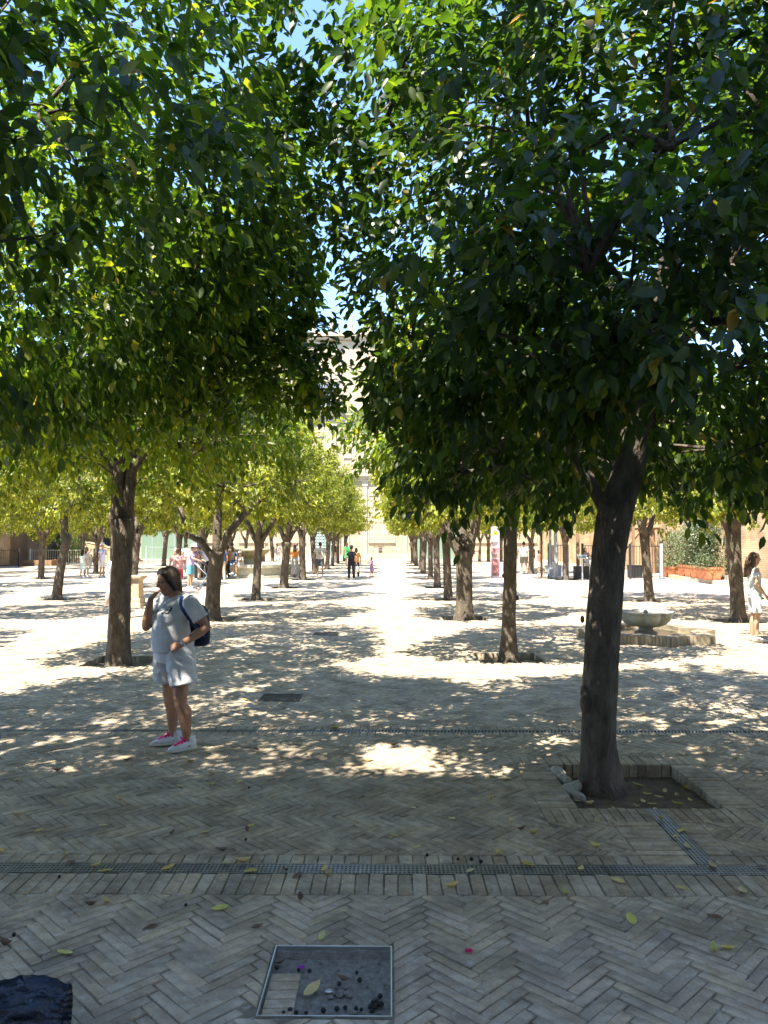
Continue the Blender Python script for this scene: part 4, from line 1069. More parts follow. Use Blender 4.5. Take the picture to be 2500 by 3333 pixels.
# planters with hedge
def leafy(name, n, fn, size, m, parent, seed, hi=False):
    rs = np.random.RandomState(seed); pos = fn(rs, n); n = len(pos)
    ax = rs.normal(size=(n,3)) + np.array([0,0,-.3]); nr_ = rs.normal(size=(n,3))*.7+np.array([-.4,-.4,.8]); sz = size*rs.uniform(.7,1.3,n)
    o = obj(name, leaves_mesh(name, pos, ax, nr_, sz, hi), m, parent); tag(o, kind='stuff'); return o
px_pl = [(13.55,33.2),(13.62,34.0),(13.68,34.85),(13.74,35.75),(13.8,36.7),(14.0,38.6),(14.0,39.5)]
M['tuft'] = M['shrub']
for i, (x, y) in enumerate(px_pl):
    e = empty('terracotta_planter', (x+.25, y, .17 if i < 5 else 0)); 
    mb = MB(); w, l = .30, .37
    prof = [(.78,0),(.85,.06),(.97,.42),(1.0,.46),(1.06,.47),(1.06,.56),(.95,.56),(.93,.46)]
    vs_ = []; fs_ = []
    for k, z in prof:
        for (sx, sy) in ((-1,-1),(1,-1),(1,1),(-1,1)): vs_.append((sx*w*k, sy*l*k, z))
    for j in range(len(prof)-1):
        for q in range(4): fs_.append((j*4+q, j*4+(q+1)%4, (j+1)*4+(q+1)%4, (j+1)*4+q))
    fs_.append((3,2,1,0)); mb.add(vs_, fs_); mb.build('pot', M['terracotta'], e)
    b = MB(); b.box(-w*.92,w*.92,-l*.92,l*.92,.44,.462); b.build('potting_soil', M['soil'], e)
    h = [2.55,2.6,2.5,2.3,1.5,1.9,1.7][i]
    def fn(rs, n, h=h):
        p = rs.uniform(-1,1,size=(n,3)); p[:,0] *= .42; p[:,1] *= .58; p[:,2] = .5+(p[:,2]*.5+.5)*h
        bul = 1+.25*np.sin(p[:,2]*3+i)+.15*rs.normal(size=n); p[:,:2] *= np.clip(bul,.5,1.5)[:,None]; return p
    leafy('hedge', 2600 if i < 4 else 1200, fn, .10, M['shrub'], e, 70+i)
    st = MB()
    for q in range(4): st.loft([(rs_.uniform(-.15,.15),rs_.uniform(-.25,.25),.45),(rs_.uniform(-.2,.2),rs_.uniform(-.3,.3),.45+h*.8)], [.02,.008], 5)
    st.build('stem', M['bark'], e)
    tag(e, 'terracotta trough planted with a tall pale-flowered hedge by the brick wall' if i < 5 else 'terracotta trough with thin climber between hedge and iron gate', 'planter', 'terracotta hedge troughs' if i < 5 else 'terracotta climber troughs')
M['pink'] = cloth('pink_cloth', (0.62,0.06,0.20)); M['magenta'] = cloth('magenta_cloth', (0.45,0.03,0.22))
# pink scarf hung on the climber
b = MB(); s = P(2231,1775,38.0); b.loft([s+Vector((0,0,.28)), s+Vector((.01,.02,.12)), s+Vector((-.02,0,-.05)), s+Vector((.0,.01,-.30))], [(.05,.02),(.10,.05),(.11,.05),(.07,.02)], 10)
o = b.build('hanging_scarf', M['pink'], None, True); tag(o, 'bright pink cloth hanging on the climber beside the hedge', 'cloth')
b = MB(); b.lathe([(.02,0),(.02,2.9)], 8, (s.x, s.y+.12, 0)); o = b.build('trellis_pole', M['greyiron']); tag(o, 'thin grey pole standing among the climber behind the pink cloth', 'pole')

# ------------------------------------------------------------------ iron fence, gate and posts on the right
def fence(p0, p1, h, label, m, pitch=.15, post=True, rail2=.55, name='iron_fence', grp=None):
    p0 = Vector(p0); p1 = Vector(p1); d = p1-p0; L = d.length; e = empty(name, p0, math.atan2(d.y, d.x)); tag(e, label, 'fence', grp)
    for z in (.10, h-.02):
        b = MB(); b.box(0, L, -.02, .02, z-.018, z+.018); b.build('rail', m, e)
    n = int(L/pitch); bb = MB(); bb.box(-.009,.009,-.009,.009,.10,h+.02); bb.box(-.018,.018,-.018,.018,h*.5-.03,h*.5+.03); me = bb.mesh('bar'); me.materials.append(m)
    for i in range(1, n):
        obj('bar', me, None, e, (i*L/n, 0, 0))
    if post:
        for x in (0, L):
            b = MB(); b.box(x-.05, x+.05, -.05, .05, -.02, h+.1); b.build('post', m, e)
    return e
YF = 37.4
fence((9.3,YF,0),(11.0,YF,0), 1.62, 'dark iron railing with balusters behind the black bin and information desk', M['iron'], grp=None)
fence((11.6,YF,0),(13.15,YF,0), 1.6, 'dark iron railing with balusters behind the lobed fountain tree', M['iron'])
e = fence((7.85,38.2,0),(8.75,40.5,0), 1.62, 'dark iron railing running away beside the man in white', M['iron'])
# grey gate frames
def gate_post(x, y, w, h, label, m=None):
    e = empty('gate_post', (x, y, 0)); tag(e, label, 'post')
    b = MB(); b.box(-w/2,w/2,-.07,.07,0,h); b.build('post', m or M['greyiron'], e); b = MB(); b.box(-w/2-.02,w/2+.02,-.09,.09,h+.001,h+.05); b.build('cap', M['iron'], e); b = MB(); b.box(-w/2-.05,w/2+.05,-.12,.12,0,.02); b.build('base_plate', M['iron'], e)
q = P(1810,1760,37.0); gate_post(q.x, 37.2, .14, 2.45, 'tall grey metal gate post beside the knobbly tree')
q = P(1797,1760,37.6); gate_post(q.x-.05, 37.9, .10, 3.3, 'taller slim grey post just behind the gate post')
q = P(2148,1760,37.4); gate_post(q.x, 37.4, .13, 1.75, 'grey metal gate post at the end of the iron railing')
q = P(1762,1760,38.5); gate_post(q.x, 38.6, .09, 3.4, 'slim dark lamp-like post beside the man in white', M['wood'])
q = P(1882,1760,40); gate_post(q.x, 40.2, .16, 4.2, 'tall brown post behind the information desk', M['wood'])
q = P(2059,1760,41); gate_post(q.x, 41.0, .13, 4.0, 'tall brown post behind the railing and black bin', M['wood'])
# low gate leaf with solid lower panel
e = empty('gate_leaf', (7.75, 37.95, 0), R(-32)); tag(e, 'open grey gate leaf with bars above a solid lower panel', 'gate')
b = MB(); b.box(0,1.0,-.02,.02,.12,.62); b.build('lower_panel', M['greyiron'], e)
b = MB(); b.box(-.03,0,-.03,.03,.0,1.65); b.box(1.0,1.04,-.03,.03,.0,1.65); b.box(0.001,.999,-.025,.025,1.60,1.65); b.box(0.001,.999,-.025,.025,.621,.66); b.build('frame', M['greyiron'], e)
for i in range(7): b = MB(); b.box(.1+i*.13,.115+i*.13,-.01,.01,.661,1.599); b.build('bar', M['greyiron'], e)
M['black'] = mat('black_plastic', (0.02,0.021,0.024), rough=0.5, var=0.2)
def bin_box(x, y, w, d, h, label):
    e = empty('black_bin', (x, y, 0)); tag(e, label, 'bin')
    b = MB(); n = 5
    for i in range(n): b.box(-w/2+i*w/n+.006, -w/2+(i+1)*w/n-.006, -d/2, d/2, .03, h)
    b.box(-w/2+.01, w/2-.01, -d/2+.012, d/2-.012, 0.0, h-.02); b.build('body', M['black'], e)
    b = MB(); b.box(-w/2-.015,w/2+.015,-d/2-.015,d/2+.015,h+.001,h+.03); b.build('rim', M['black'], e)
g = G(1884,1884); bin_box(g.x, 37.05, .64, .5, .60, 'black slatted planter box in front of the information desk')
bin_box(12.2, 38.6, .62, .5, .60, 'black slatted planter box standing behind the iron railing')
# desk and leaflet stand
M['white'] = mat('white_paint', (0.72,0.72,0.70), rough=0.5, var=0.06)
M['emblemgrey'] = mat('grey_emblem', (0.35,0.33,0.33), rough=0.6, var=0.1)
g = G(1919,1880); e = empty('information_desk', (g.x, 37.75, 0)); tag(e, 'white information counter with round emblem in front of seated person', 'desk')
b = MB(); b.box(-.35,.35,-.02,.02,0,1.0); b.build('front_panel', M['white'], e); b = MB(); b.box(-.38,.38,-.05,.5,1.001,1.04); b.build('counter_top', M['white'], e); 
for s in (-1,1): b = MB(); b.box(s*.34-.015,s*.34+.015,.021,.45,0,1.0); b.build('side_panel', M['white'], e)
b = MB(); 
for i in range(20):
    a = i/20*6.283; a2 = (i+1)/20*6.283; b.add([(.0+math.cos(a)*.10,-.024,.62+math.sin(a)*.15),(math.cos(a2)*.10,-.024,.62+math.sin(a2)*.15),(math.cos(a2)*.08,-.024,.62+math.sin(a2)*.125),(math.cos(a)*.08,-.024,.62+math.sin(a)*.125)], [(0,1,2,3)])
b.box(-.012,.012,-.026,-.022,.54,.70); b.build('emblem', M['emblemgrey'], e)
g = G(1894,1886); e = empty('leaflet_stand', (g.x, 36.8, 0)); tag(e, 'pale tilted leaflet stand on a slim post by the black planter box', 'stand')
b = MB(); b.box(-.03,.03,-.03,.03,0,1.05); b.build('post', M['white'], e); b = MB(); b.box(-.22,.22,-.18,.18,-.012,.012, Matrix.Translation((0,0,1.09)) @ Matrix.Rotation(R(28),4,'X')); b.build('tray', M['white'], e)
b = MB(); b.box(-.16,.16,-.16,.16,0,.02); b.build('foot', M['white'], e)
b = MB(); b.box(-.17,.17,-.14,.10,.0125,.0135, Matrix.Translation((0,0,1.09)) @ Matrix.Rotation(R(28),4,'X')); b.build('printed_sheet', mat('printed_sheet',(0.28,0.36,0.30),rough=.5,var=.5,scale=25), e)
# timber prop against the wall
e = empty('timber_prop', (13.6, 43.5, 0)); tag(e, 'old brown timber frame prop standing against the brick wall', 'timber frame')
for nm, a, b_, w in (('upright',(0,0,0),(.1,0,3.6),.14),('upright',(1.3,.2,0),(1.2,.2,3.6),.14),('brace',(-.9,0,.8),(.9,0,2.9),.11),('brace',(1.9,.1,.6),(.7,.1,2.6),.11),('beam',(-1.4,0,2.55),(1.6,0,2.6),.14)):
    m_ = MB(); m_.loft([a, Vector(a).lerp(Vector(b_),.5), b_], [w,w,w*.9], 4); m_.build(nm, M['wood'], e)
# stair / low wall by the man in white
e = empty('stone_steps', (8.2,47.5,0)); tag(e, 'low grey stone steps behind the man in the white shirt', 'steps')
for i in range(3): b = MB(); b.box(-2.4,2.4,i*.34,2.0,i*.16+.0,(i+1)*.16-.002); b.build('step', M['granite'], e)

# ------------------------------------------------------------------ left side: brick piers, railings, shrubs
lw = empty('brick_pier_wall', (-27.6, 0, 0)); tag(lw, 'brick piers with dark recesses along the shaded side of the courtyard', 'wall')
b = MB(); b.box(-1.6,-1.0,20,78.2,-.13,8.5); b.build('back_wall', M['wallbrick'], lw)
for i, y in enumerate((42,48,54,60,66,72)):
    b = MB(); b.box(-1.0,.0,y,y+1.5,-.13,8.3); b.build('pier', M['wallbrick'], lw)
    if y >= 54:
        b = MB(); b.box(-.999,-.6,y+1.502,y+5.98,4.0,8.2); b.build('spandrel', M['stonetrim'], lw)
        b = MB(); b.box(-.98,-.9,y+1.505,y+5.97,.0,2.6); b.build('board', M['iron'] if i % 2 else M['wood'], lw)
def shrub(x, y, rx, rz, z0, label, seed, n=3500, m=None, size=.16):
    e = empty('leafy_shrub', (x, y, 0)); tag(e, label, 'shrub')
    st = MB(); 
    for i in range(5): a = i*1.26; st.loft([(0,0,0),(math.cos(a)*.15,math.sin(a)*.15,z0*.6),(math.cos(a)*rx*.5,math.sin(a)*rx*.5,z0+rz*.6)], [.07,.05,.02], 6)
    st.build('stems', M['bark'], e)
    def fn(rs, n):
        d = rs.normal(size=(n,3)); d /= np.linalg.norm(d,axis=1,keepdims=True); k = (.45+.55*rs.rand(n)**.6)*(1+.15*np.sin(4*d[:,0]+3*d[:,2]+seed))
        return d*np.array([rx,rx,rz])*k[:,None]+np.array([0,0,z0+rz*.6])
    leafy('foliage', n, fn, size, m or M['leaf_far'], e, seed)
shrub(-26.0, 57.0, 1.5, 1.5, 2.2, 'pale green shrub spilling over the brick pier recess', 91)
shrub(-25.6, 61.0, 1.2, 1.0, .8, 'low dark shrub behind the white railing', 92, 1800, M['leaf'])
fence((-27.3,58.0,0),(-22.9,58.6,0), 1.15, 'pale metal railing in front of the brick piers', M['white'], pitch=.16)
fence((-22.9,59.2,0),(-19.6,59.2,0), 1.15, 'dark railing panel next to the pale railing', M['iron'], pitch=.2)
fence((-28.0,54.2,0),(-26.3,54.2,0), 1.2, 'short dark railing at the foot of the brick pier', M['iron'], pitch=.14)
fence((-19.6,61.5,0),(-13.4,61.5,0), 1.35, 'thin metal railing in front of the green glass porch', M['greyiron'], pitch=.75, grp=None)
M['tarp'] = mat('beige_tarpaulin', (0.45,0.33,0.20), rough=.8, var=.2, scale=2, bump=.5, bscale=6)
e = empty('tarp_covered_crate', (-25.0, 66, 0)); tag(e, 'beige sloping tarpaulin-covered crate behind the man with the backpack', 'crate')
mb = MB(); pts = [(-1.2,0),(1.2,0),(1.2,1.15),(-.1,1.5),(-1.2,1.75)]
mb.add([(p[0],-.6,p[1]) for p in pts]+[(p[0],.8,p[1]) for p in pts], [(0,1,2,3,4),(9,8,7,6,5)]+[(i,5+i,5+(i+1)%5,(i+1)%5) for i in range(5)]); mb.build('tarpaulin', M['tarp'], e)
mb = MB(); mb.loft([(-1.22,-.62,1.77),(-.1,-.62,1.52),(1.22,-.62,1.17)], .035, 6); mb.build('rope', M['stonetrim'], e)
e = empty('stone_pillar', (-22.9, 68.5, 0)); tag(e, 'rounded pale stone pillar behind the twin-stemmed tree', 'pillar')
mb = MB(); mb.lathe([(.55,0),(.55,.25),(.42,.3),(.42,2.6),(.40,2.9),(.28,3.1),(.1,3.2)], 18); mb.build('shaft', M['stonetrim'], e, True); mb = MB(); mb.box(-.6,.6,-.6,.6,-.01,.12); mb.build('plinth', M['stonetrim'], e)
b = MB(); b.box(-1.1,1.1,-.5,.5,.12,.42); b.box(-1.2,1.2,-.6,.6,.0,.1); o = b.build('timber_stack', M['wood']); o.location = (-25.9,56.5,0); tag(o, 'low stack of planks behind the short dark railing', 'planks')
b = MB(); b.lathe([(.28,.0),(.34,.3),(.33,.42),(.36,.46)], 14); o = b.build('terracotta_pot', M['terracotta'], None, True, (-24.9,57.2,0)); tag(o, 'round terracotta pot behind the pale railing', 'pot')

# ------------------------------------------------------------------ building behind the viewer (its shadow lies over the foreground)
bw = empty('cathedral_wall', (0, -3.0, 0)); tag(bw, 'tall stone wall of the building that shades the near paving', 'building')
H_ = (6.15+3.0)*(1.0/0.5)
b = MB(); b.box(-40,40,-6,0,-.13,H_); b.build('wall', mat('bounce_pale_stone',(0.60,0.55,0.46),rough=.9,var=.1,scale=.8,bump=.3), bw)  # unseen wall's colour lightened to bounce light onto the near paving
for x in range(-36, 40, 8):
    b = MB(); b.box(x-.6,x+.6,.001,.5,-.12,H_-3); b.build('buttress', M['stone'], bw)
# ------------------------------------------------------------------ lobed fountain on star base
fc_ = G(2085,2068); fcx, fcy = 4.86, 14.75
e = empty('lobed_fountain', (fcx, fcy, 0)); tag(e, 'low marble fountain with lobed bowl on a star-shaped brick basin', 'fountain')
def star(r1, r2, n=8, a0=0.0):
    p = []
    for i in range(n):
        a = a0+2*math.pi*i/n; h = math.pi/n
        p.append((math.cos(a)*r1, math.sin(a)*r1)); p.append((math.cos(a+h)*r2, math.sin(a+h)*r2))
    return p
so = star(1.30, 1.02, 8, math.pi/8*0.0); si = star(.98, .78, 8, 0.0)
mb = MB(); n = len(so)
mb.add([(x,y,0) for x,y in so]+[(x,y,.165) for x,y in so]+[(x,y,.165) for x,y in si]+[(x,y,.02) for x,y in si],
       [(i,(i+1)%n,n+(i+1)%n,n+i) for i in range(n)]+[(n+i,n+(i+1)%n,2*n+(i+1)%n,2*n+i) for i in range(n)]+[(2*n+i,2*n+(i+1)%n,3*n+(i+1)%n,3*n+i) for i in range(n)]+[tuple(range(3*n,4*n))])
basin = mb.build('basin', M['mortar'], e)
bm1 = MB(); bm1.box(-.5,.5,-.02,.006,-.5,.5); bme = bm1.mesh('brick'); bme.materials.append(mat('basin_brick', (0.31,0.26,0.185), rough=.85, var=.2, scale=9, objrand=.12, bump=.4))
rr = random.Random(2)
for i in range(n):
    p, q = Vector((*so[i],0)), Vector((*so[(i+1)%n],0)); L_ = (q-p).length; d = (q-p)/L_; nb_ = max(3, round(L_/.068))
    if (p+q).y > 1.2: continue
    for k in range(nb_):
        c = p+d*((k+.5)*L_/nb_); o = obj('brick', bme, None, basin, (c.x, c.y, .083)); o.scale = (L_/nb_-.007, 1, .160); o.rotation_euler = (0,0,math.atan2(d.y,d.x))
mb = MB(); mb.add([(x*.995,y*.995,.095) for x,y in si], [tuple(range(n))]); mb.build('water', M['water'], e)
def lob8(a, r, z): return 1 + (.20*abs(math.cos(4*a))**.6-.13)*min(1,max(0,(r-.15)/.2))
mb = MB(); mb.lathe([(.20,.02),(.21,.08),(.21,.12),(.17,.13),(.13,.16),(.13,.20),(.18,.225)], 32); mb.build('pedestal', M['granite'], e, True)
mb = MB(); mb.lathe([(.17,.215),(.27,.235),(.37,.28),(.435,.345),(.465,.42),(.475,.475),(.49,.485),(.49,.505),(.445,.505),(.435,.475),(.39,.43),(.24,.38),(.1,.37)], 64, (0,0,0), lob8); bowl = mb.build('bowl', M['marble'], e, True)
mb = MB(); mb.lathe([(.43,.480),(.0,.4815)], 64, (0,0,0), lob8); mb.build('bowl_water', mat('bowl_water',(0.30,0.33,0.29),rough=.06,var=.2,bump=.5,bscale=9,spec=.6), e)
mb = MB(); mb.lathe([(.04,.481),(.045,.515),(.025,.53),(.01,.54)], 12); mb.build('spout', M['marble'], e, True)
mb = MB(); mb.lathe([(.008,.53),(.014,.57),(.018,.61),(.004,.64)], 8); mb.build('water_jet', M['lens'], e, True)

# ------------------------------------------------------------------ big bowl fountain
e = empty('bowl_fountain', (-7.45, 40.4, 0)); tag(e, 'large weathered bowl fountain in an octagonal stone pool with people around', 'fountain')
octo = [(math.cos(math.pi/8+i*math.pi/4), math.sin(math.pi/8+i*math.pi/4)) for i in range(8)]
mb = MB(); 
rings = [(2.95,0.0),(2.95,.10),(2.82,.14),(2.82,.48),(2.98,.52),(2.98,.66),(2.55,.66),(2.55,.2)]
vs_ = [(x*r,y*r,z) for r,z in rings for x,y in octo]
mb.add(vs_, [(j*8+i,j*8+(i+1)%8,(j+1)*8+(i+1)%8,(j+1)*8+i) for j in range(len(rings)-1) for i in range(8)]); mb.build('pool_wall', M['marble'], e)
mb = MB(); mb.add([(x*2.57,y*2.57,.5) for x,y in octo], [tuple(range(8))]); mb.build('water', M['water'], e)
mb = MB(); mb.lathe([(.55,.2),(.55,.55),(.35,.7),(.30,.9),(.42,1.0)], 20); mb.build('pedestal', M['marble'], e, True)
mb = MB(); mb.lathe([(.35,.93),(.75,1.05),(1.0,1.22),(1.08,1.34),(1.08,1.42),(.98,1.42),(.8,1.3)], 40); mb.build('bowl', mat('stained_marble',(0.40,0.33,0.20),rough=.6,var=.35,scale=3,bump=.3), e, True)

# ------------------------------------------------------------------ stone pedestal (drinking fountain)
g = G(425,1975); e = empty('stone_pedestal', (g.x+.02, 21.7, 0)); tag(e, 'square carved pale stone drinking pedestal beside the person in white', 'pedestal')
def sq(lst, nm, m):
    vs_ = [(sx*r,sy*r,z) for r,z in lst for sx,sy in ((-1,-1),(1,-1),(1,1),(-1,1))]
    mb = MB(); mb.add(vs_, [(j*4+i,j*4+(i+1)%4,(j+1)*4+(i+1)%4,(j+1)*4+i) for j in range(len(lst)-1) for i in range(4)]+[(3,2,1,0),tuple(4*(len(lst)-1)+i for i in range(4))]); mb.build(nm, m, e)
sq([(.30,0),(.30,.09),(.27,.10)], 'base', M['stonetrim']); sq([(.26,.101),(.26,.22),(.22,.25),(.21,.72),(.24,.76)], 'shaft', M['stone']); sq([(.25,.761),(.29,.80),(.30,.86),(.27,.87)], 'capital', M['stonetrim'])

# ------------------------------------------------------------------ information totem
g = G(1611,1880); e = empty('information_totem', (g.x, g.y, 0)); tag(e, 'tall pink information totem with yellow warning triangle at its top', 'sign')
b = MB(); b.box(-.20,.20,-.11,.11,0,2.55); b.build('column', mat('pale_pink_panel',(0.56,0.42,0.46),rough=.5,var=.06), e)
def flat(nm, pts, y, col, par=e, var=.25, sc=18):
    mb = MB(); mb.add([(p[0], y, p[1]) for p in pts], [tuple(range(len(pts)))]); mb.build(nm, mat(nm, col, rough=.5, var=var, scale=sc), par)
flat('photo_panel', [(-.18,.10),(.18,.10),(.18,.93),(-.18,.93)], -.113, (0.30,0.13,0.14), var=.5, sc=7)
flat('photo_panel', [(-.18,.98),(.18,.98),(.18,1.22),(-.18,1.22)], -.113, (0.30,0.19,0.18), var=.4, sc=10)
flat('photo_panel', [(-.18,1.25),(.18,1.25),(.18,1.48),(-.18,1.48)], -.113, (0.42,0.17,0.20), var=.5, sc=12)
flat('photo_panel', [(-.18,1.55),(-.02,1.55),(.14,1.72),(.16,1.80),(-.18,1.80)], -.113, (0.19,0.14,0.15), var=.5, sc=14)
flat('triangle_border', [(-.17,2.13),(.17,2.13),(0,2.44)], -.113, (0.05,0.05,0.03))
flat('warning_triangle', [(-.14,2.15),(.14,2.15),(0,2.405)], -.115, (0.62,0.56,0.03), var=.05)
flat('triangle_symbol', [(-.05,2.19),(.07,2.18),(.05,2.21),(.0,2.235),(.035,2.28),(.01,2.30),(-.03,2.25),(-.06,2.23)], -.117, (0.03,0.03,0.02))
mb = MB()
for z, n_ in ((2.06,9),(2.02,11),(1.98,8)):
    for i in range(n_):
        x = -.14+i*.28/11; mb.add([(x,-.1132,z-.008),(x+.017,-.1132,z-.008),(x+.017,-.1132,z+.010),(x,-.1132,z+.010)], [(0,1,2,3)])
for i in range(12): x = -.16+i*.027; mb.add([(x,-.1132,2.485),(x+.018,-.1132,2.485),(x+.018,-.1132,2.51),(x,-.1132,2.51)], [(0,1,2,3)])
mb.build('text_lines', mat('grey_print',(0.18,0.15,0.17),rough=.6,var=.1), e)

# ------------------------------------------------------------------ people
TMP = bpy.data.scenes.new('remesh_bench')
def remesh(name, parts, voxel, smooth=4, extra=()):
    mb = MB()
    for v, f in parts: mb.add(v, f)
    me = mb.mesh(name); o = bpy.data.objects.new('tmp', me); TMP.collection.objects.link(o)
    r = o.modifiers.new('r','REMESH'); r.mode = 'VOXEL'; r.voxel_size = voxel
    s = o.modifiers.new('s','SMOOTH'); s.factor = .5; s.iterations = smooth
    TMP.view_layers[0].update(); dg = TMP.view_layers[0].depsgraph; out = bpy.data.meshes.new_from_object(o.evaluated_get(dg))
    bpy.data.objects.remove(o); bpy.data.meshes.remove(me); out.name = name
    if extra:
        bm = bmesh.new(); bm.from_mesh(out); 
        for v, f in extra:
            vv = [bm.verts.new(p) for p in v]
            for t in f:
                try: bm.faces.new([vv[i] for i in t])
                except ValueError: pass
        bm.to_mesh(out); bm.free()
    out.polygons.foreach_set('use_smooth', [True]*len(out.polygons)); out.update()
    return out
def ellip(c, r, n=14, m=10, Rm=None):
    b = MB(); b.sphere((0,0,0), r, n, m); v = [Vector(p) for p in b.v]
    if Rm is not None: v = [Rm @ p for p in v]
    return [p+Vector(c) for p in v], b.f

def default_joints(H, build=1.0, stance=.10, armout=.05):
    k = H/1.65; J = dict(head=(0,-.01,1.53), neck=(0,.01,1.37), chest=(0,0,1.22), waist=(0,0,1.03), pelvis=(0,0,.88))
    for s, S in ((1,'L'),(-1,'R')):
        J['sh'+S] = (s*.165*build,.01,1.335); J['el'+S] = (s*(.20*build+armout),.03,1.07); J['wr'+S] = (s*(.20*build+armout*1.2),-.04,.84)
        J['hip'+S] = (s*.085,0,.87); J['kn'+S] = (s*(.085+stance*.25),-.01,.47); J['an'+S] = (s*(.085+stance*.4),.02,.085)
    return {a: Vector(b)*k for a, b in J.items()}, k

def hand_geo(wr, dirv, palmn, k, curl=.5, side=1):
    """palm plus five separate bent fingers; dirv points from wrist to fingertips"""
    d = Vector(dirv).normalized(); n = Vector(palmn); n = (n-d*n.dot(d)).normalized(); s = d.cross(n)*side
    palm = loft([wr-d*.01*k, wr+d*.03*k, wr+d*.075*k], [(.022*k,.016*k),(.036*k,.017*k),(.038*k,.013*k)], 8, s)
    fing = []
    for i, (o, L_) in enumerate(((-.028,.062),(-.009,.075),(.010,.070),(.028,.055))):
        b0 = wr+d*.070*k+s*o*k; c = curl*(.8+.15*i)
        p1 = b0+(d*math.cos(c*.6)+n*math.sin(c*.6))*L_*.45*k; p2 = p1+(d*math.cos(c*1.5)+n*math.sin(c*1.5))*L_*.33*k; p3 = p2+(d*math.cos(c*2.3)+n*math.sin(c*2.3))*L_*.25*k
        fing.append(loft([b0-d*.01*k, b0, p1, p2, p3], [.0085*k,.009*k,.0085*k,.0078*k,.006*k], 6))
    t0 = wr+d*.022*k-s*.028*k; t1 = t0+(d*.7-s*.6+n*.25)*.034*k; t2 = t1+(d*.95-s*.1+n*.4)*.028*k
    fing.append(loft([t0, t1, t2], [.012*k,.0105*k,.008*k], 6))
    return palm, fing

def shoe_geo(an, fwd, k, L_=.25):
    f = Vector(fwd).normalized(); up = Vector((0,0,1)); s = f.cross(up); a = Vector((an.x,an.y,0))
    pts = [a-f*.07*k+up*.045*k, a-f*.04*k+up*.05*k, a+f*.02*k+up*.052*k, a+f*.09*k+up*.038*k, a+f*.15*k+up*.030*k, a+f*.185*k+up*.026*k]
    return loft(pts, [(.026*k,.034*k),(.036*k,.048*k),(.038*k,.05*k),(.044*k,.036*k),(.042*k,.028*k),(.024*k,.018*k)], 12, s)

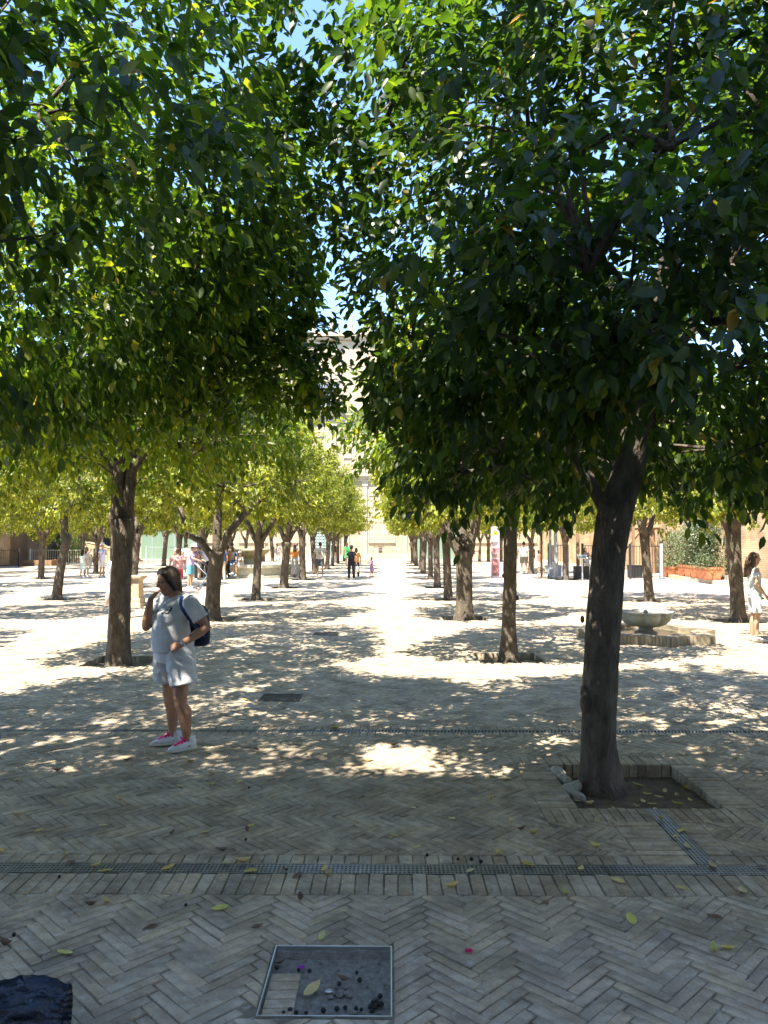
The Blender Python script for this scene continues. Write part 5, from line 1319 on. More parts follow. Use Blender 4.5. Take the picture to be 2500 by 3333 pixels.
def person(label, pos, H=1.65, yaw=0.0, top=('tee',(.7,.7,.7)), bottom=('shorts',(.7,.7,.7)), hair='short', hm=None, skin=None, shoes=(.6,.6,.6),
           J=None, build=1.0, voxel=.02, hat=None, pack=None, bag=None, over=None, group=None, headyaw=0.0, topmat=None, botmat=None, sit=False):
    skin = skin or M['skin']; hm = hm or M['hairdark']
    e = empty('person', pos, yaw); tag(e, label, 'person', group)
    j, k = default_joints(H, build)
    if over:
        for a, b in over.items(): j[a] = Vector(b)*k
    X = Vector((1,0,0)); B = build
    body = []
    hd = j['head']; nk = j['neck']
    Rh = Matrix.Rotation(headyaw, 3, 'Z')
    face = Rh @ Vector((0,-1,0))
    body.append(loft([hd+Vector((0,0,-.125*k))+face*.045*k, hd+Vector((0,0,-.10*k))+face*.035*k, hd+Vector((0,0,-.05*k))+face*.018*k, hd, hd+Vector((0,0,.06*k)), hd+Vector((0,0,.10*k)), hd+Vector((0,0,.122*k))],
                     [(.022*k,.018*k),(.044*k,.044*k),(.064*k,.075*k),(.072*k,.092*k),(.070*k,.090*k),(.05*k,.065*k),(.02*k,.028*k)], 14, Rh @ X))
    body.append(ellip(hd+face*.098*k+Vector((0,0,-.018*k)), (.012*k,.018*k,.022*k), 8, 6, Rh))
    for s in (-1,1): body.append(ellip(hd+(Rh @ Vector((s*.073*k,.01*k,-.01*k))), (.010*k,.018*k,.028*k), 8, 6))
    body.append(loft([j['chest'], nk-Vector((0,0,.03*k)), nk, hd-Vector((0,0,.05*k))], [(.09*k,.06*k),(.06*k,.055*k),(.048*k,.05*k),(.046*k,.05*k)], 12, X))
    tor = [(j['pelvis']-Vector((0,0,.06*k)),(.13,.10)),(j['pelvis'],(.165,.115)),(j['waist'],(.138,.098)),(j['chest'],(.158,.108)),((j['shL']+j['shR'])/2-Vector((0,0,.03*k)),(.155,.085)),((j['shL']+j['shR'])/2+Vector((0,0,.02*k)),(.09,.06))]
    body.append(loft([t[0] for t in tor], [(a[0]*k*B,a[1]*k*B) for _, a in tor], 16, X))
    fing = []
    for S, s in (('L',1),('R',-1)):
        sh, el, wr = j['sh'+S], j['el'+S], j['wr'+S]
        body.append(loft([sh+(sh-el).normalized()*.01, sh, sh.lerp(el,.5), el, el.lerp(wr,.35), wr], [.04*k,.052*k*B,.045*k*B,.037*k,.037*k,.024*k], 10))
        pm, fg = hand_geo(wr, (wr-el), (-s*.8, -.6, 0) if abs((wr-el).z) > .1 else (0,0,-1), k, .5, s); body.append(pm); fing += fg
        hp, kn, an = j['hip'+S], j['kn'+S], j['an'+S]
        body.append(loft([hp+Vector((0,0,.03*k)), hp.lerp(kn,.35), kn, kn.lerp(an,.32)+Vector((0,.014*k,0)), an, an-Vector((0,0,.03*k))], [.088*k*B,.076*k*B,.05*k,.052*k,.032*k,.034*k], 12))
    obj('body', remesh('body', body, voxel*.75, 3, fing if True else ()), skin, e)
    # eyes and mouth
    mb = MB()
    for s in (-1,1): mb.sphere(hd+(Rh @ Vector((s*.030*k,-.086*k,.004*k))), (.011*k,.006*k,.006*k), 8, 6)
    mb.sphere(hd+(Rh @ Vector((0,-.083*k,-.066*k))), (.020*k,.008*k,.005*k), 8, 5)
    mb.build('face_features', M['hairdark'], e, True)
    # top
    tk, tc = top[0], top[1]; tm = topmat or cloth('cloth_top', tc)
    g_ = .014*k
    hem = j['pelvis']-Vector((0,0,.02*k)) if tk != 'crop' else j['waist']
    parts = [loft([hem, j['pelvis']+Vector((0,0,.06*k)) if tk != 'crop' else j['waist']+Vector((0,0,.03*k)), j['waist']+Vector((0,0,.06*k)), j['chest'], (j['shL']+j['shR'])/2-Vector((0,0,.03*k)), (j['shL']+j['shR'])/2+Vector((0,0,.03*k))],
                  [(.170*k*B+g_,.118*k*B+g_),(.162*k*B+g_,.114*k*B+g_),(.145*k*B+g_,.105*k*B+g_),(.158*k*B+g_,.112*k*B+g_),(.155*k*B+g_,.088*k*B+g_),(.085*k*B,.06*k*B)], 18, X)]
    for S in ('L','R'):
        sh, el, wr = j['sh'+S], j['el'+S], j['wr'+S]
        if tk in ('tee','dress','crop'): parts.append(loft([sh.lerp(j['chest'],.35), sh, sh.lerp(el,.3), sh.lerp(el,.58)], [.06*k,.062*k*B,.063*k*B,.068*k*B], 12))
        elif tk == 'long': parts.append(loft([sh.lerp(j['chest'],.35), sh, sh.lerp(el,.5), el, wr], [.06*k,.062*k*B,.058*k*B,.052*k,.042*k], 12))
    obj('shirt', remesh('shirt', parts, voxel*.8, 3), tm, e)
    # bottom
    bk, bc = bottom[0], bottom[1]; bmat = botmat or (tm if bk == 'dress' else cloth('cloth_bottom', bc))
    parts = []
    if bk in ('shorts','trousers'):
        parts.append(loft([j['pelvis']+Vector((0,0,.10*k)), j['pelvis'], j['pelvis']-Vector((0,0,.08*k))], [(.15*k*B,.112*k*B),(.176*k*B,.126*k*B),(.165*k*B,.12*k*B)], 18, X))
        for S in ('L','R'):
            hp, kn, an = j['hip'+S], j['kn'+S], j['an'+S]
            if bk == 'shorts': parts.append(loft([hp, hp.lerp(kn,.4), hp.lerp(kn,.85)], [.10*k*B,.094*k*B,.092*k*B], 14))
            else: parts.append(loft([hp, hp.lerp(kn,.4), kn, kn.lerp(an,.5), an+Vector((0,0,.0))], [.10*k*B,.092*k*B,.072*k,.068*k,.062*k], 14))
    else:
        L_ = {'skirt':.36,'longskirt':.72,'dress':.40}[bk]*k
        c = j['pelvis']
        kk = (j['knL']+j['knR'])/2-(j['hipL']+j['hipR'])/2; dn = kk.normalized()
        fl = {'skirt':1.35,'longskirt':1.25,'dress':1.5}[bk]
        parts.append(loft([c+Vector((0,0,.12*k)), c, c+dn*L_*.5, c+dn*L_], [(.15*k*B,.115*k*B),(.18*k*B,.135*k*B),(.20*k*B,.16*k*B),(.165*fl*k*B,.14*fl*k*B)], 20, X))
    obj({'shorts':'shorts','trousers':'trousers'}.get(bk,'skirt'), remesh('bottom', parts, voxel*.8, 3), bmat, e)
    # hair
    back = -face
    hp_ = [ellip(hd+back*.022*k+Vector((0,0,.028*k)), (.082*k,.094*k,.104*k), 14, 10, Rh)]
    if hair == 'bob': hp_.append(loft([hd+back*.03*k+Vector((0,0,.03*k)), hd+back*.04*k-Vector((0,0,.06*k)), hd+back*.045*k-Vector((0,0,.13*k))], [(.085*k,.08*k),(.085*k,.062*k),(.065*k,.04*k)], 14, Rh @ X))
    if hair == 'long': hp_.append(loft([hd+back*.03*k+Vector((0,0,.03*k)), hd+back*.05*k-Vector((0,0,.08*k)), hd+back*.085*k-Vector((0,0,.2*k)), hd+back*.10*k-Vector((0,0,.33*k))], [(.085*k,.08*k),(.092*k,.062*k),(.10*k,.045*k),(.06*k,.02*k)], 14, Rh @ X))
    if hair == 'bun': hp_.append(ellip(hd+back*.09*k+Vector((0,0,.08*k)), (.045*k,.045*k,.045*k)))
    obj('hair', remesh('hair', hp_, voxel*.7, 2), hm, e)
    sm = cloth('shoe', shoes)
    for S in ('L','R'):
        an = j['an'+S]; v, f = shoe_geo(an, (0.15*(1 if S == 'L' else -1),-1,0), k)
        mb = MB(); dz = an.z-.085*k; mb.add([p+Vector((0,0,dz)) for p in v], f); mb.build('shoe', sm, e, True)
    if hat:
        mb = MB(); mb.lathe([(.16*k,.055*k),(.165*k,.06*k),(.105*k,.075*k),(.10*k,.13*k),(.075*k,.165*k),(.0,.17*k)], 18, (hd.x,hd.y,hd.z)) if hat[0] == 'brim' else mb.lathe([(.098*k,.03*k),(.10*k,.07*k),(.085*k,.125*k),(.04*k,.15*k),(0,.152*k)], 16, (hd.x,hd.y+.01*k,hd.z))
        if hat[0] == 'cap': mb.loft([hd+Vector((0,-.07*k,.055*k)), hd+Vector((0,-.16*k,.045*k))], [(.075*k,.008*k),(.05*k,.006*k)], 10, X)
        mb.build('hat', cloth('hat', hat[1]), e, True)
    if pack:
        c = j['chest']+Vector((0,.19*k*B,-.06*k)); mb = MB()
        mb.loft([c-Vector((0,0,.20*k)), c-Vector((0,0,.17*k)), c, c+Vector((0,0,.15*k)), c+Vector((0,0,.20*k))], [(.10*k,.05*k),(.135*k,.08*k),(.14*k,.085*k),(.12*k,.07*k),(.06*k,.03*k)], 14, X)
        o = mb.build('backpack', cloth('pack', pack), None, True); o.parent = None; o.matrix_world = Matrix.Translation(Vector(pos)) @ Matrix.Rotation(yaw,4,'Z'); tag(o, pack_label(label), 'backpack')
        mb = MB()
        for s in (-1,1): mb.loft([c+Vector((s*.08*k,-.03*k,.15*k)), j['neck']+Vector((s*.095*k,-.0,-.005*k)), j['chest']+Vector((s*.10*k,-.135*k*B,.06*k)), j['chest']+Vector((s*.13*k,-.06*k,-.14*k))], [(.02*k,.006*k)]*4, 6)
        mb.build('strap', cloth('strap', pack), o, True)
    if bag:
        w = j['wr'+bag[1]]+Vector((0,0,-.05*k)); mb = MB(); mb.loft([w-Vector((0,0,.42*k)), w-Vector((0,0,.40*k)), w-Vector((0,0,.2*k)), w-Vector((0,0,.14*k))], [(.08*k,.04*k),(.12*k,.06*k),(.12*k,.055*k),(.09*k,.03*k)], 12, X)
        o = mb.build('hand_bag', cloth('bag', bag[0]), None, True); o.matrix_world = Matrix.Translation(Vector(pos)) @ Matrix.Rotation(yaw,4,'Z'); tag(o, bag[2], 'bag')
        mb = MB(); mb.loft([w-Vector((.06*k,0,.14*k)), w+Vector((0,0,.0)), w-Vector((-.06*k,0,.14*k))], [.008*k]*3, 6); mb.build('handle', cloth('bag_handle', bag[0]), o, True)
    return e
def pack_label(l): return 'backpack worn by the ' + l.split(' with ')[0].replace('person in','one in')[:70] if l else 'backpack'
def at(px, py): g = G(px, py); return (g.x, g.y, 0)
FLOR = mat('red_floral_cloth', (0.75,0.62,0.55), rough=.85, var=.05, scale=9, col2=(0.55,0.05,0.08))
ZIG = mat('blue_zigzag_cloth', (0.04,0.12,0.35), rough=.85, var=.3, scale=14, col2=(0.25,0.4,0.6))
DOTS = mat('dark_patterned_cloth', (0.06,0.02,0.05), rough=.85, var=.3, scale=30, col2=(0.35,0.25,0.3))
SPECK = mat('grey_print_cloth', (0.30,0.27,0.24), rough=.85, var=.4, scale=22, col2=(0.6,0.58,0.55))
LIL = mat('lilac_pink_print', (0.50,0.30,0.62), rough=.85, var=.2, scale=14, col2=(0.75,0.35,0.55))

person('person in white shirt and white trousers walking behind the twin-stemmed trunk', (-6.52,18.2,0), 1.66, R(70), ('long',(.80,.80,.80)), ('trousers',(.78,.79,.82)), 'bob', M['hairred'], bag=((.50,.40,.34),'R','striped canvas bag hanging beside the twin-stemmed trunk'))
UPJ = {'elL':(.24,-.14,1.18),'wrL':(.07,-.26,1.40),'elR':(-.24,-.14,1.18),'wrR':(-.07,-.26,1.40)}
person('girl in a pale mint and white dress with white shoes near the railing', at(268,1882), 1.40, R(160), ('dress',(.62,.70,.64)), ('dress',(.62,.70,.64)), 'long', M['hairdark'], shoes=(.8,.8,.8))
person('girl in a beige dress taking a photo with raised arms', at(281,1878), 1.52, R(150), ('dress',(.60,.50,.40)), ('dress',(.60,.50,.40)), 'long', M['hairbrown'], over=UPJ, shoes=(.8,.8,.8))
person('man in white cap and lilac shirt with black backpack', at(332,1880), 1.72, R(75), ('tee',(.62,.60,.78)), ('shorts',(.62,.62,.66)), 'short', M['hairbrown'], hat=('cap',(.55,.52,.48)), pack=(.02,.025,.035), over={'elL':(.24,-.05,1.10),'wrL':(.05,-.20,1.12)})
person('woman with hair bun in red and white floral shirt and red shorts', (-7.63,27.5,0), 1.58, R(195), ('tee',(.6,.3,.3)), ('shorts',(.55,.05,.07)), 'bun', M['hairbrown'], topmat=FLOR, build=1.15)
PUSH = {'head':(0,-.13,1.50),'neck':(0,-.07,1.36),'chest':(0,-.03,1.21),'elL':(.22,-.20,1.12),'wrL':(.18,-.42,1.05),'elR':(-.22,-.20,1.12),'wrR':(-.18,-.42,1.05)}
person('man in lilac shirt and white straw hat pushing the stroller', (-7.72,29.6,0), 1.72, R(80), ('tee',(.50,.38,.72)), ('shorts',(.12,.40,.50)), 'short', over=PUSH, hat=('brim',(.72,.68,.58)))
person('person in dark speckled blouse and straw hat behind the stroller', at(628,1889), 1.66, R(20), ('tee',(.1,.04,.08)), ('trousers',(.03,.03,.04)), 'bob', topmat=DOTS, hat=('brim',(.50,.44,.32)))
person('person in violet hat and patterned top between two hat wearers', at(646,1887), 1.58, R(-40), ('tee',(.1,.04,.08)), ('shorts',(.3,.28,.3)), 'short', topmat=DOTS, hat=('brim',(.18,.10,.32)))
person('person in white blouse and black trousers with a shoulder strap', at(666,1886), 1.66, R(185), ('tee',(.74,.74,.74)), ('trousers',(.012,.012,.015)), 'short', M['hairbrown'], hat=('brim',(.45,.36,.22)))
person('dark-haired person in white shirt at the back of the hat group', (-13.0,47.0,0), 1.70, R(170), ('tee',(.7,.7,.7)), ('trousers',(.1,.1,.12)), 'short')
person('dark-haired person in grey shirt at the back of the hat group', (-12.3,46.2,0), 1.66, R(170), ('tee',(.4,.4,.4)), ('trousers',(.1,.1,.12)), 'short')
person('man in dark blue shirt and beige trousers leaning by the pool rim', at(722,1887), 1.66, R(-150), ('tee',(.04,.09,.22)), ('trousers',(.50,.42,.33)), 'short')
person('woman in brown top and black trousers by the pool rim', at(739,1884), 1.66, R(-120), ('tee',(.18,.08,.05)), ('trousers',(.02,.02,.02)), 'bob', skin=M['skintan'], over={'elL':(.25,-.1,1.1),'wrL':(.12,-.28,1.0)})
person('bare-shouldered person behind the woman in brown top', (-9.0,43.6,0), 1.74, R(160), ('tee',(.30,.16,.12)), ('shorts',(.2,.2,.2)), 'short')
person('girl in blue zigzag skirt with tan backpack', at(757,1882), 1.55, R(180), ('tee',(.05,.15,.42)), ('skirt',(.1,.2,.4)), 'bob', M['hairbrown'], botmat=ZIG, pack=(.42,.30,.15))
SIT = {'head':(0,-.05,1.22),'neck':(0,.0,1.07),'chest':(0,0,.93),'waist':(0,.02,.74),'pelvis':(0,.04,.66),'shL':(.16,.0,1.03),'shR':(-.16,0,1.03),'elL':(.20,-.10,.80),'wrL':(.08,-.25,.82),'elR':(-.20,-.1,.80),'wrR':(-.1,-.28,.82),
       'hipL':(.09,.0,.64),'hipR':(-.09,0,.64),'knL':(.10,-.40,.64),'knR':(-.08,-.40,.66),'anL':(.10,-.42,.22),'anR':(-.02,-.52,.30)}
person('woman in cap and grey print dress sitting on the pool rim', (-7.35,37.62,0), 1.64, R(-35), ('crop',(.4,.4,.4)), ('skirt',(.4,.4,.4)), 'short', M['hairbrown'], topmat=SPECK, botmat=SPECK, over=SIT, hat=('cap',(.30,.28,.25)), shoes=(.8,.8,.8))
person('small dark-haired child in grey standing far behind the pool', (-10.6,69,0), 1.62, R(60), ('tee',(.28,.24,.24)), ('trousers',(.12,.11,.12)), 'short')
person('person in white top and pale lilac trousers far behind the pool', (-9.95,68,0), 1.66, R(30), ('tee',(.72,.70,.72)), ('trousers',(.55,.53,.66)), 'long')
person('person in dark clothes next to the lilac trousers far away', (-10.3,69.5,0), 1.62, R(90), ('tee',(.1,.09,.1)), ('trousers',(.06,.06,.07)), 'short')
person('person in white shirt and black shorts behind the pollarded tree', (-9.4,67.5,0), 1.70, R(-60), ('tee',(.74,.74,.76)), ('shorts',(.06,.06,.07)), 'long')
person('person in pale blue standing half behind the pollarded trunk', (-8.0,65.5,0), 1.62, R(-90), ('tee',(.5,.52,.58)), ('trousers',(.4,.42,.46)), 'bob')
person('woman in orange top and long grey patterned skirt', (-4.85,38.9,0), 1.64, R(170), ('crop',(.72,.26,.06)), ('longskirt',(.4,.42,.36)), 'long', M['hairbrown'], botmat=SPECK)
mn = person('man in cream printed shirt and dark grey shorts seen from behind', (-3.58,39.0,0), 1.78, R(178), ('tee',(.62,.56,.48)), ('shorts',(.10,.11,.13)), 'short', build=1.18, shoes=(.8,.8,.8))
mb = MB()
for rr_ in (.10,.075):
    for i in range(20):
        a, a2 = i/20*6.283, (i+1)/20*6.283; q = [(math.cos(a)*rr_*.8,math.sin(a)*rr_),(math.cos(a2)*rr_*.8,math.sin(a2)*rr_),(math.cos(a2)*(rr_-.009)*.8,math.sin(a2)*(rr_-.009)),(math.cos(a)*(rr_-.009)*.8,math.sin(a)*(rr_-.009))]
        mb.add([(p[0], .175, 1.24+p[1]) for p in q], [(3,2,1,0)])
mb.add([(-.04,.175,1.20),(.05,.175,1.21),(.03,.175,1.28),(-.05,.175,1.27)], [(3,2,1,0)]); mb.build('shirt_print', mat('brown_print',(0.30,0.25,0.20),rough=.8), mn)
person('man in dark jacket with dark backpack far down the aisle', (-4.45,61,0), 1.78, R(80), ('long',(.06,.05,.05)), ('trousers',(.35,.34,.32)), 'short', pack=(.03,.03,.03))
person('woman in bright green dress far down the aisle', (-3.4,60,0), 1.70, R(150), ('dress',(.05,.42,.12)), ('dress',(.05,.42,.12)), 'long', M['hairbrown'])
person('woman in black top and wide black trousers carrying a white bag', (-1.86,36.3,0), 1.62, R(-165), ('tee',(.014,.016,.022)), ('trousers',(.014,.016,.022)), 'short', M['hairdark'], bag=((.66,.66,.62),'R','white tote bag carried by the woman in black'), build=.95, hat=('cap',(.14,.14,.15)))
person('person in yellow-orange top half behind the woman in black', (-1.72,38.2,0), 1.50, R(-165), ('tee',(.62,.30,.06)), ('trousers',(.05,.05,.06)), 'bob', M['hairbrown'])
person('small child in lilac and pink dress walking alone in the aisle', (-.98,39.4,0), 1.02, R(100), ('tee',(.6,.4,.6)), ('dress',(.6,.4,.6)), 'long', topmat=LIL, over={'knL':(.07,-.10,.47),'anL':(.07,-.05,.085),'knR':(-.06,.03,.46),'anR':(-.06,.14,.11)})
person('person in a red dress far away by the glass porch', (6.0,70,0), 1.62, R(0), ('dress',(.50,.05,.03)), ('dress',(.50,.05,.03)), 'bob')
person('heavy man in white shirt and khaki shorts seen from behind', (7.5,43.4,0), 1.80, R(170), ('tee',(.76,.77,.78)), ('shorts',(.20,.18,.13)), 'short', build=1.3, voxel=.02)
person('woman in dark top with pale trousers next to the man in white', (8.08,43.8,0), 1.70, R(-100), ('tee',(.14,.10,.10)), ('trousers',(.5,.44,.38)), 'short')
person('child in rust top and grey shorts beside the man in white', (8.0,41.6,0), 1.36, R(90), ('tee',(.30,.14,.09)), ('shorts',(.5,.5,.48)), 'bob', skin=M['skintan'])
SD = dict(SIT); SD.update({'wrL':(.12,-.36,.95),'wrR':(-.12,-.36,.95)})
person('dark-haired person in dark top sitting behind the information counter', (9.75,38.65,0), 1.70, R(20), ('tee',(.06,.05,.05)), ('trousers',(.05,.05,.06)), 'long', over={k_: (v[0],v[1],v[2]+.15) for k_, v in SD.items()})
e = empty('stool', (9.75,38.68,0)); tag(e, 'plain stool under the person behind the information counter', 'stool'); b = MB(); b.lathe([(.19,.60),(.20,.66),(.19,.68)], 14); b.build('seat', M['wood'], e)
for i in range(4):
    a = i*1.57+.78; b = MB(); b.loft([(math.cos(a)*.18,math.sin(a)*.18,0),(math.cos(a)*.13,math.sin(a)*.13,.61)], [.016,.016], 6); b.build('leg', M['wood'], e)
# woman at the right edge
e = person('woman with long wavy brown hair in pale shirt and pale shorts near the lobed fountain', (6.70,14.25,0), 1.64, R(82), ('tee',(.60,.60,.56)), ('shorts',(.55,.60,.58)), 'long', M['hairbrown'], voxel=.014, shoes=(.72,.70,.66), build=.92,
       over={'elL':(.2,.02,1.07),'wrL':(.18,-.12,.86),'elR':(-.2,.03,1.07),'wrR':(-.17,-.14,.86)}, topmat=mat('sage_white_cloth',(0.50,0.54,0.50),rough=.85,var=.1,scale=8,col2=(.64,.64,.60)))
mb = MB(); rw_ = random.Random(6)
for i in range(22):
    a = rw_.uniform(-1.6,1.6); x0 = math.sin(a)*.085; y0 = .05+math.cos(a)*.06
    pts = [Vector((x0+.018*math.sin(t*2.2+i), y0+.018*math.cos(t*2.0+i*1.7)+.012*t, 1.55-.075*t)) for t in range(6)]
    mb.loft(pts, [.016,.019,.019,.018,.014,.006], 6)
mb.build('hair_locks', M['hairbrown'], e, True)

# ------------------------------------------------------------------ stroller
st = empty('baby_stroller', (-6.93, 28.9, 0), R(8)); tag(st, 'dark folding baby stroller with thin grey frame and small twin wheels', 'stroller')
wm = MB(); 
for i in range(16):
    a, a2 = i/16*6.283, (i+1)/16*6.283
    q = [(math.cos(t)*r, y, math.sin(t)*r) for (t, r, y) in ((a,.085,-.012),(a2,.085,-.012),(a2,.085,.012),(a,.085,.012),(a,.066,-.012),(a2,.066,-.012),(a2,.066,.012),(a,.066,.012))]
    wm.add(q, [(0,1,2,3),(4,7,6,5),(0,4,5,1),(3,2,6,7)])
tyre = wm.mesh('tyre'); tyre.materials.append(M['black'])
hm_ = MB(); hm_.lathe([(.02,-.012),(.02,.012)], 8); 
for i in range(5): a = i*1.257; hm_.box(-.004,.066,-.004,.004,-.006,.006, Matrix.Rotation(a,4,'Z'))
rimm = hm_.mesh('rim'); rimm.materials.append(M['greyiron'])
for (x, ys) in ((-.28,(-.24,-.17,.17,.24)),(.32,(-.24,-.17,.17,.24))):
    for y_ in ys:
        w = obj('wheel', tyre, None, st, (x, y_, .085)); r_ = obj('rim', rimm, None, w); r_.rotation_euler = (R(90),0,0)
mb = MB()
for s in (-.205,.205):
    mb.loft([(.32,s,.085),(.05,s,.55),(-.42,s,1.02)], [.012]*3, 6); mb.loft([(-.28,s,.085),(-.02,s,.45),(.16,s,.72)], [.012]*3, 6)
mb.loft([(-.42,-.205,1.02),(-.42,.205,1.02)], [.018,.018], 6); mb.build('frame', M['greyiron'], st, True)
mb = MB(); mb.loft([(.30,0,.42),(.10,0,.44),(-.04,0,.50),(-.18,0,.80),(-.22,0,.92)], [(.16,.03),(.17,.05),(.18,.06),(.17,.05),(.15,.03)], 10, (0,1,0)); mb.build('seat', M['black'], st, True)
vs_ = []; fs_ = []
for i in range(7):
    t = i/6*1.75
    for j_ in range(7): s = -.19+.38*j_/6; vs_.append((-.22+.30*math.sin(t)*(1-.15*abs(s)/.19), s, .78+.28*math.cos(t)*(1-.2*(s/.19)**2)))
for i in range(6):
    for j_ in range(6): a = i*7+j_; fs_.append((a,a+1,a+8,a+7))
mb = MB(); mb.add(vs_, fs_); mb.add([(p[0]*.97,p[1]*.97,p[2]-.012) for p in vs_], [f[::-1] for f in fs_]); mb.build('canopy', M['black'], st, True)
mb = MB(); mb.loft([(-.1,0,.20),(.2,0,.20)], [(.16,.07),(.15,.05)], 10, (0,1,0)); mb.build('basket', M['black'], st, True)
mb = MB(); mb.loft([(.34,-.14,.36),(.38,0,.37),(.34,.14,.36)], [(.015,.02)]*3, 6); mb.build('footrest', M['greyiron'], st, True)
# ------------------------------------------------------------------ the woman in white in the foreground
def hero():
    ox, oy = -1.95, 6.9
    e = empty('person', (ox, oy, 0)); tag(e, 'woman in white shirt and long white shorts touching her mouth, pink shoelaces', 'person')
    f = Vector((-.64,-.77,0)).normalized(); left = Vector((.77,-.64,0)).normalized(); up = Vector((0,0,1))
    def at_(x, z, v=0): return Vector((x, v, z))
    # joints (x across the picture, depth, height)
    pel = at_(.01,.86,.0); waist = at_(-.005,1.02,.0); chest = at_(-.005,1.17,.0); mids = at_(.03,1.30,.02); neck = at_(.015,1.37,.02)
    shL = mids+left*.19+Vector((0,0,-.005)); shR = mids-left*.175
    elL = at_(.325,1.085,-.10); wrL = at_(.14,.955,-.24)
    elR = at_(-.225,1.085,-.06); wrR = at_(-.168,1.335,-.12)
    hipL = pel+left*.095; hipR = pel-left*.095
    knL = at_(.10,.475,-.10); knR = at_(-.045,.485,.07); anL = at_(.150,.085,-.06); anR = at_(-.03,.095,.12)
    hf = Vector((-.74,-.65,-.18)).normalized(); hl = Vector((0,0,1)).cross(hf)*-1.0; hl = hf.cross(up).normalized()*-1; hu = hl.cross(hf)*-1
    hl = up.cross(hf).normalized(); hu = hf.cross(hl).normalized()
    hd = at_(-.045,1.49,.0)
    def H(a, b, c): return hd + hl*a + hf*b + hu*c          # side, forward, up
    body = []
    body.append(loft([H(0,.050,-.128), H(0,.046,-.112), H(0,.032,-.085), H(0,.018,-.045), H(0,.006,0), H(0,0,.05), H(0,-.004,.09), H(0,-.006,.115)],
                     [(.020,.018),(.038,.036),(.054,.056),(.066,.078),(.073,.090),(.072,.090),(.055,.068),(.02,.03)], 18, hl))
    body.append(loft([H(0,.088,.028), H(0,.104,-.005), H(0,.113,-.026), H(0,.090,-.040)], [(.008,.008),(.011,.012),(.016,.014),(.012,.008)], 10, hl))   # nose
    body.append(loft([H(-.05,.072,.036), H(0,.092,.040), H(.05,.072,.036)], [(.010,.010),(.012,.010),(.010,.010)], 8))                                   # brow
    for c in (-.060,-.074): body.append(loft([H(-.024,.076,c), H(0,.090,c), H(.024,.076,c)], [.006,.009,.006], 8))                                          # lips
    for s in (-1,1):
        body.append(ellip(H(s*.074,-.008,-.012), (.011,.020,.031), 10, 8))
        body.append(ellip(H(s*.042,.058,-.030), (.024,.022,.024), 10, 8))
    body.append(loft([mids-up*.03, neck-up*.02, neck+up*.03+f*.0, hd-hu*.06-hf*.02], [(.085,.06),(.062,.058),(.054,.055),(.052,.058)], 14, left))
    body.append(loft([pel-up*.05, pel, waist, chest, mids-up*.02, mids+up*.02], [(.15,.12),(.175,.14),(.165,.145),(.165,.125),(.135,.08),(.08,.055)], 18, left))
    fing = []
    body.append(loft([shL, shL.lerp(elL,.3), shL.lerp(elL,.7), elL, elL.lerp(wrL,.3), elL.lerp(wrL,.75), wrL], [.058,.058,.050,.043,.044,.033,.027], 14))
    body.append(loft([shR, shR.lerp(elR,.3), shR.lerp(elR,.7), elR, elR.lerp(wrR,.3), elR.lerp(wrR,.75), wrR], [.058,.056,.050,.044,.044,.032,.026], 14))
    def hand(wr, d, n, curl, thumb, side):
        d = Vector(d).normalized(); n = Vector(n); n = (n-d*n.dot(d)).normalized(); s = d.cross(n)*side; out = []
        body.append(loft([wr-d*.015, wr+d*.02, wr+d*.055, wr+d*.085], [(.026,.020),(.036,.021),(.042,.018),(.040,.014)], 12, s))
        for i, (o, L_) in enumerate(((-.031,.066),(-.010,.076),(.011,.071),(.031,.056))):
            b0 = wr+d*.078+s*o; c = curl*(.85+.12*i)
            p1 = b0+(d*math.cos(c*.7)+n*math.sin(c*.7))*L_*.46; p2 = p1+(d*math.cos(c*1.8)+n*math.sin(c*1.8))*L_*.32; p3 = p2+(d*math.cos(c*2.6)+n*math.sin(c*2.6))*L_*.24
            body.append(loft([b0-d*.02, b0, b0.lerp(p1,.55), p1, p2, p3], [.0095,.0105,.0095,.0098,.0088,.0065], 8))
        t0 = wr+d*.018-s*.028; td, ts, tn = thumb; t1 = t0+(d*td-s*ts+n*tn)*.04; t2 = t1+(d*(td+.3)-s*(ts*.3)+n*(tn+.1))*.030
        body.append(loft([t0-d*.01, t0, t1, t2], [.013,.0135,.0115,.008], 8))
    # right hand raised, fingers bent to the lips; left hand on the waist, fist loosely closed, forefinger out
    hand(wrR, H(.0,.10,-.085)-wrR+Vector((0,.0,.035)), H(0,.02,-.05)-wrR, .55, (.5,.7,.4), -1)
    hand(wrL, Vector((-.9,.10,-.30)), Vector((.1,.75,-.55)), .78, (.7,.35,.35), 1)
    for hp, kn, an in ((hipL,knL,anL),(hipR,knR,anR)):
        d = (kn-an).normalized()
        body.append(loft([hp+up*.02, hp.lerp(kn,.4), hp.lerp(kn,.8), kn+up*.02, kn-up*.06, kn.lerp(an,.35)-f*.02, kn.lerp(an,.62)-f*.012, kn.lerp(an,.9), an, an-up*.05],
                         [.10,.088,.068,.063,.054,.064,.052,.037,.036,.04], 16))
        body.append(ellip(kn+f*.035, (.034,.034,.045)))
    bme_ = remesh('body', body, .0076, 3); obj('body', bme_, mat('sun_tanned_skin',(0.36,0.195,0.125),rough=.5,var=.10,scale=16,bump=.06,bscale=160), e)
    # eyes behind round glasses
    mb = MB()
    for s in (-1,1): mb.sphere(H(s*.031,.078,.006), (.012,.010,.008), 10, 8)
    mb.build('eyes', M['hairdark'], e, True)
    mb = MB(); mb.loft([H(-.022,.0905,-.067), H(0,.097,-.067), H(.022,.0905,-.067)], [.0032,.0038,.0032], 6); mb.build('mouth', mat('lip',(0.22,0.07,0.06),rough=.5), e, True)
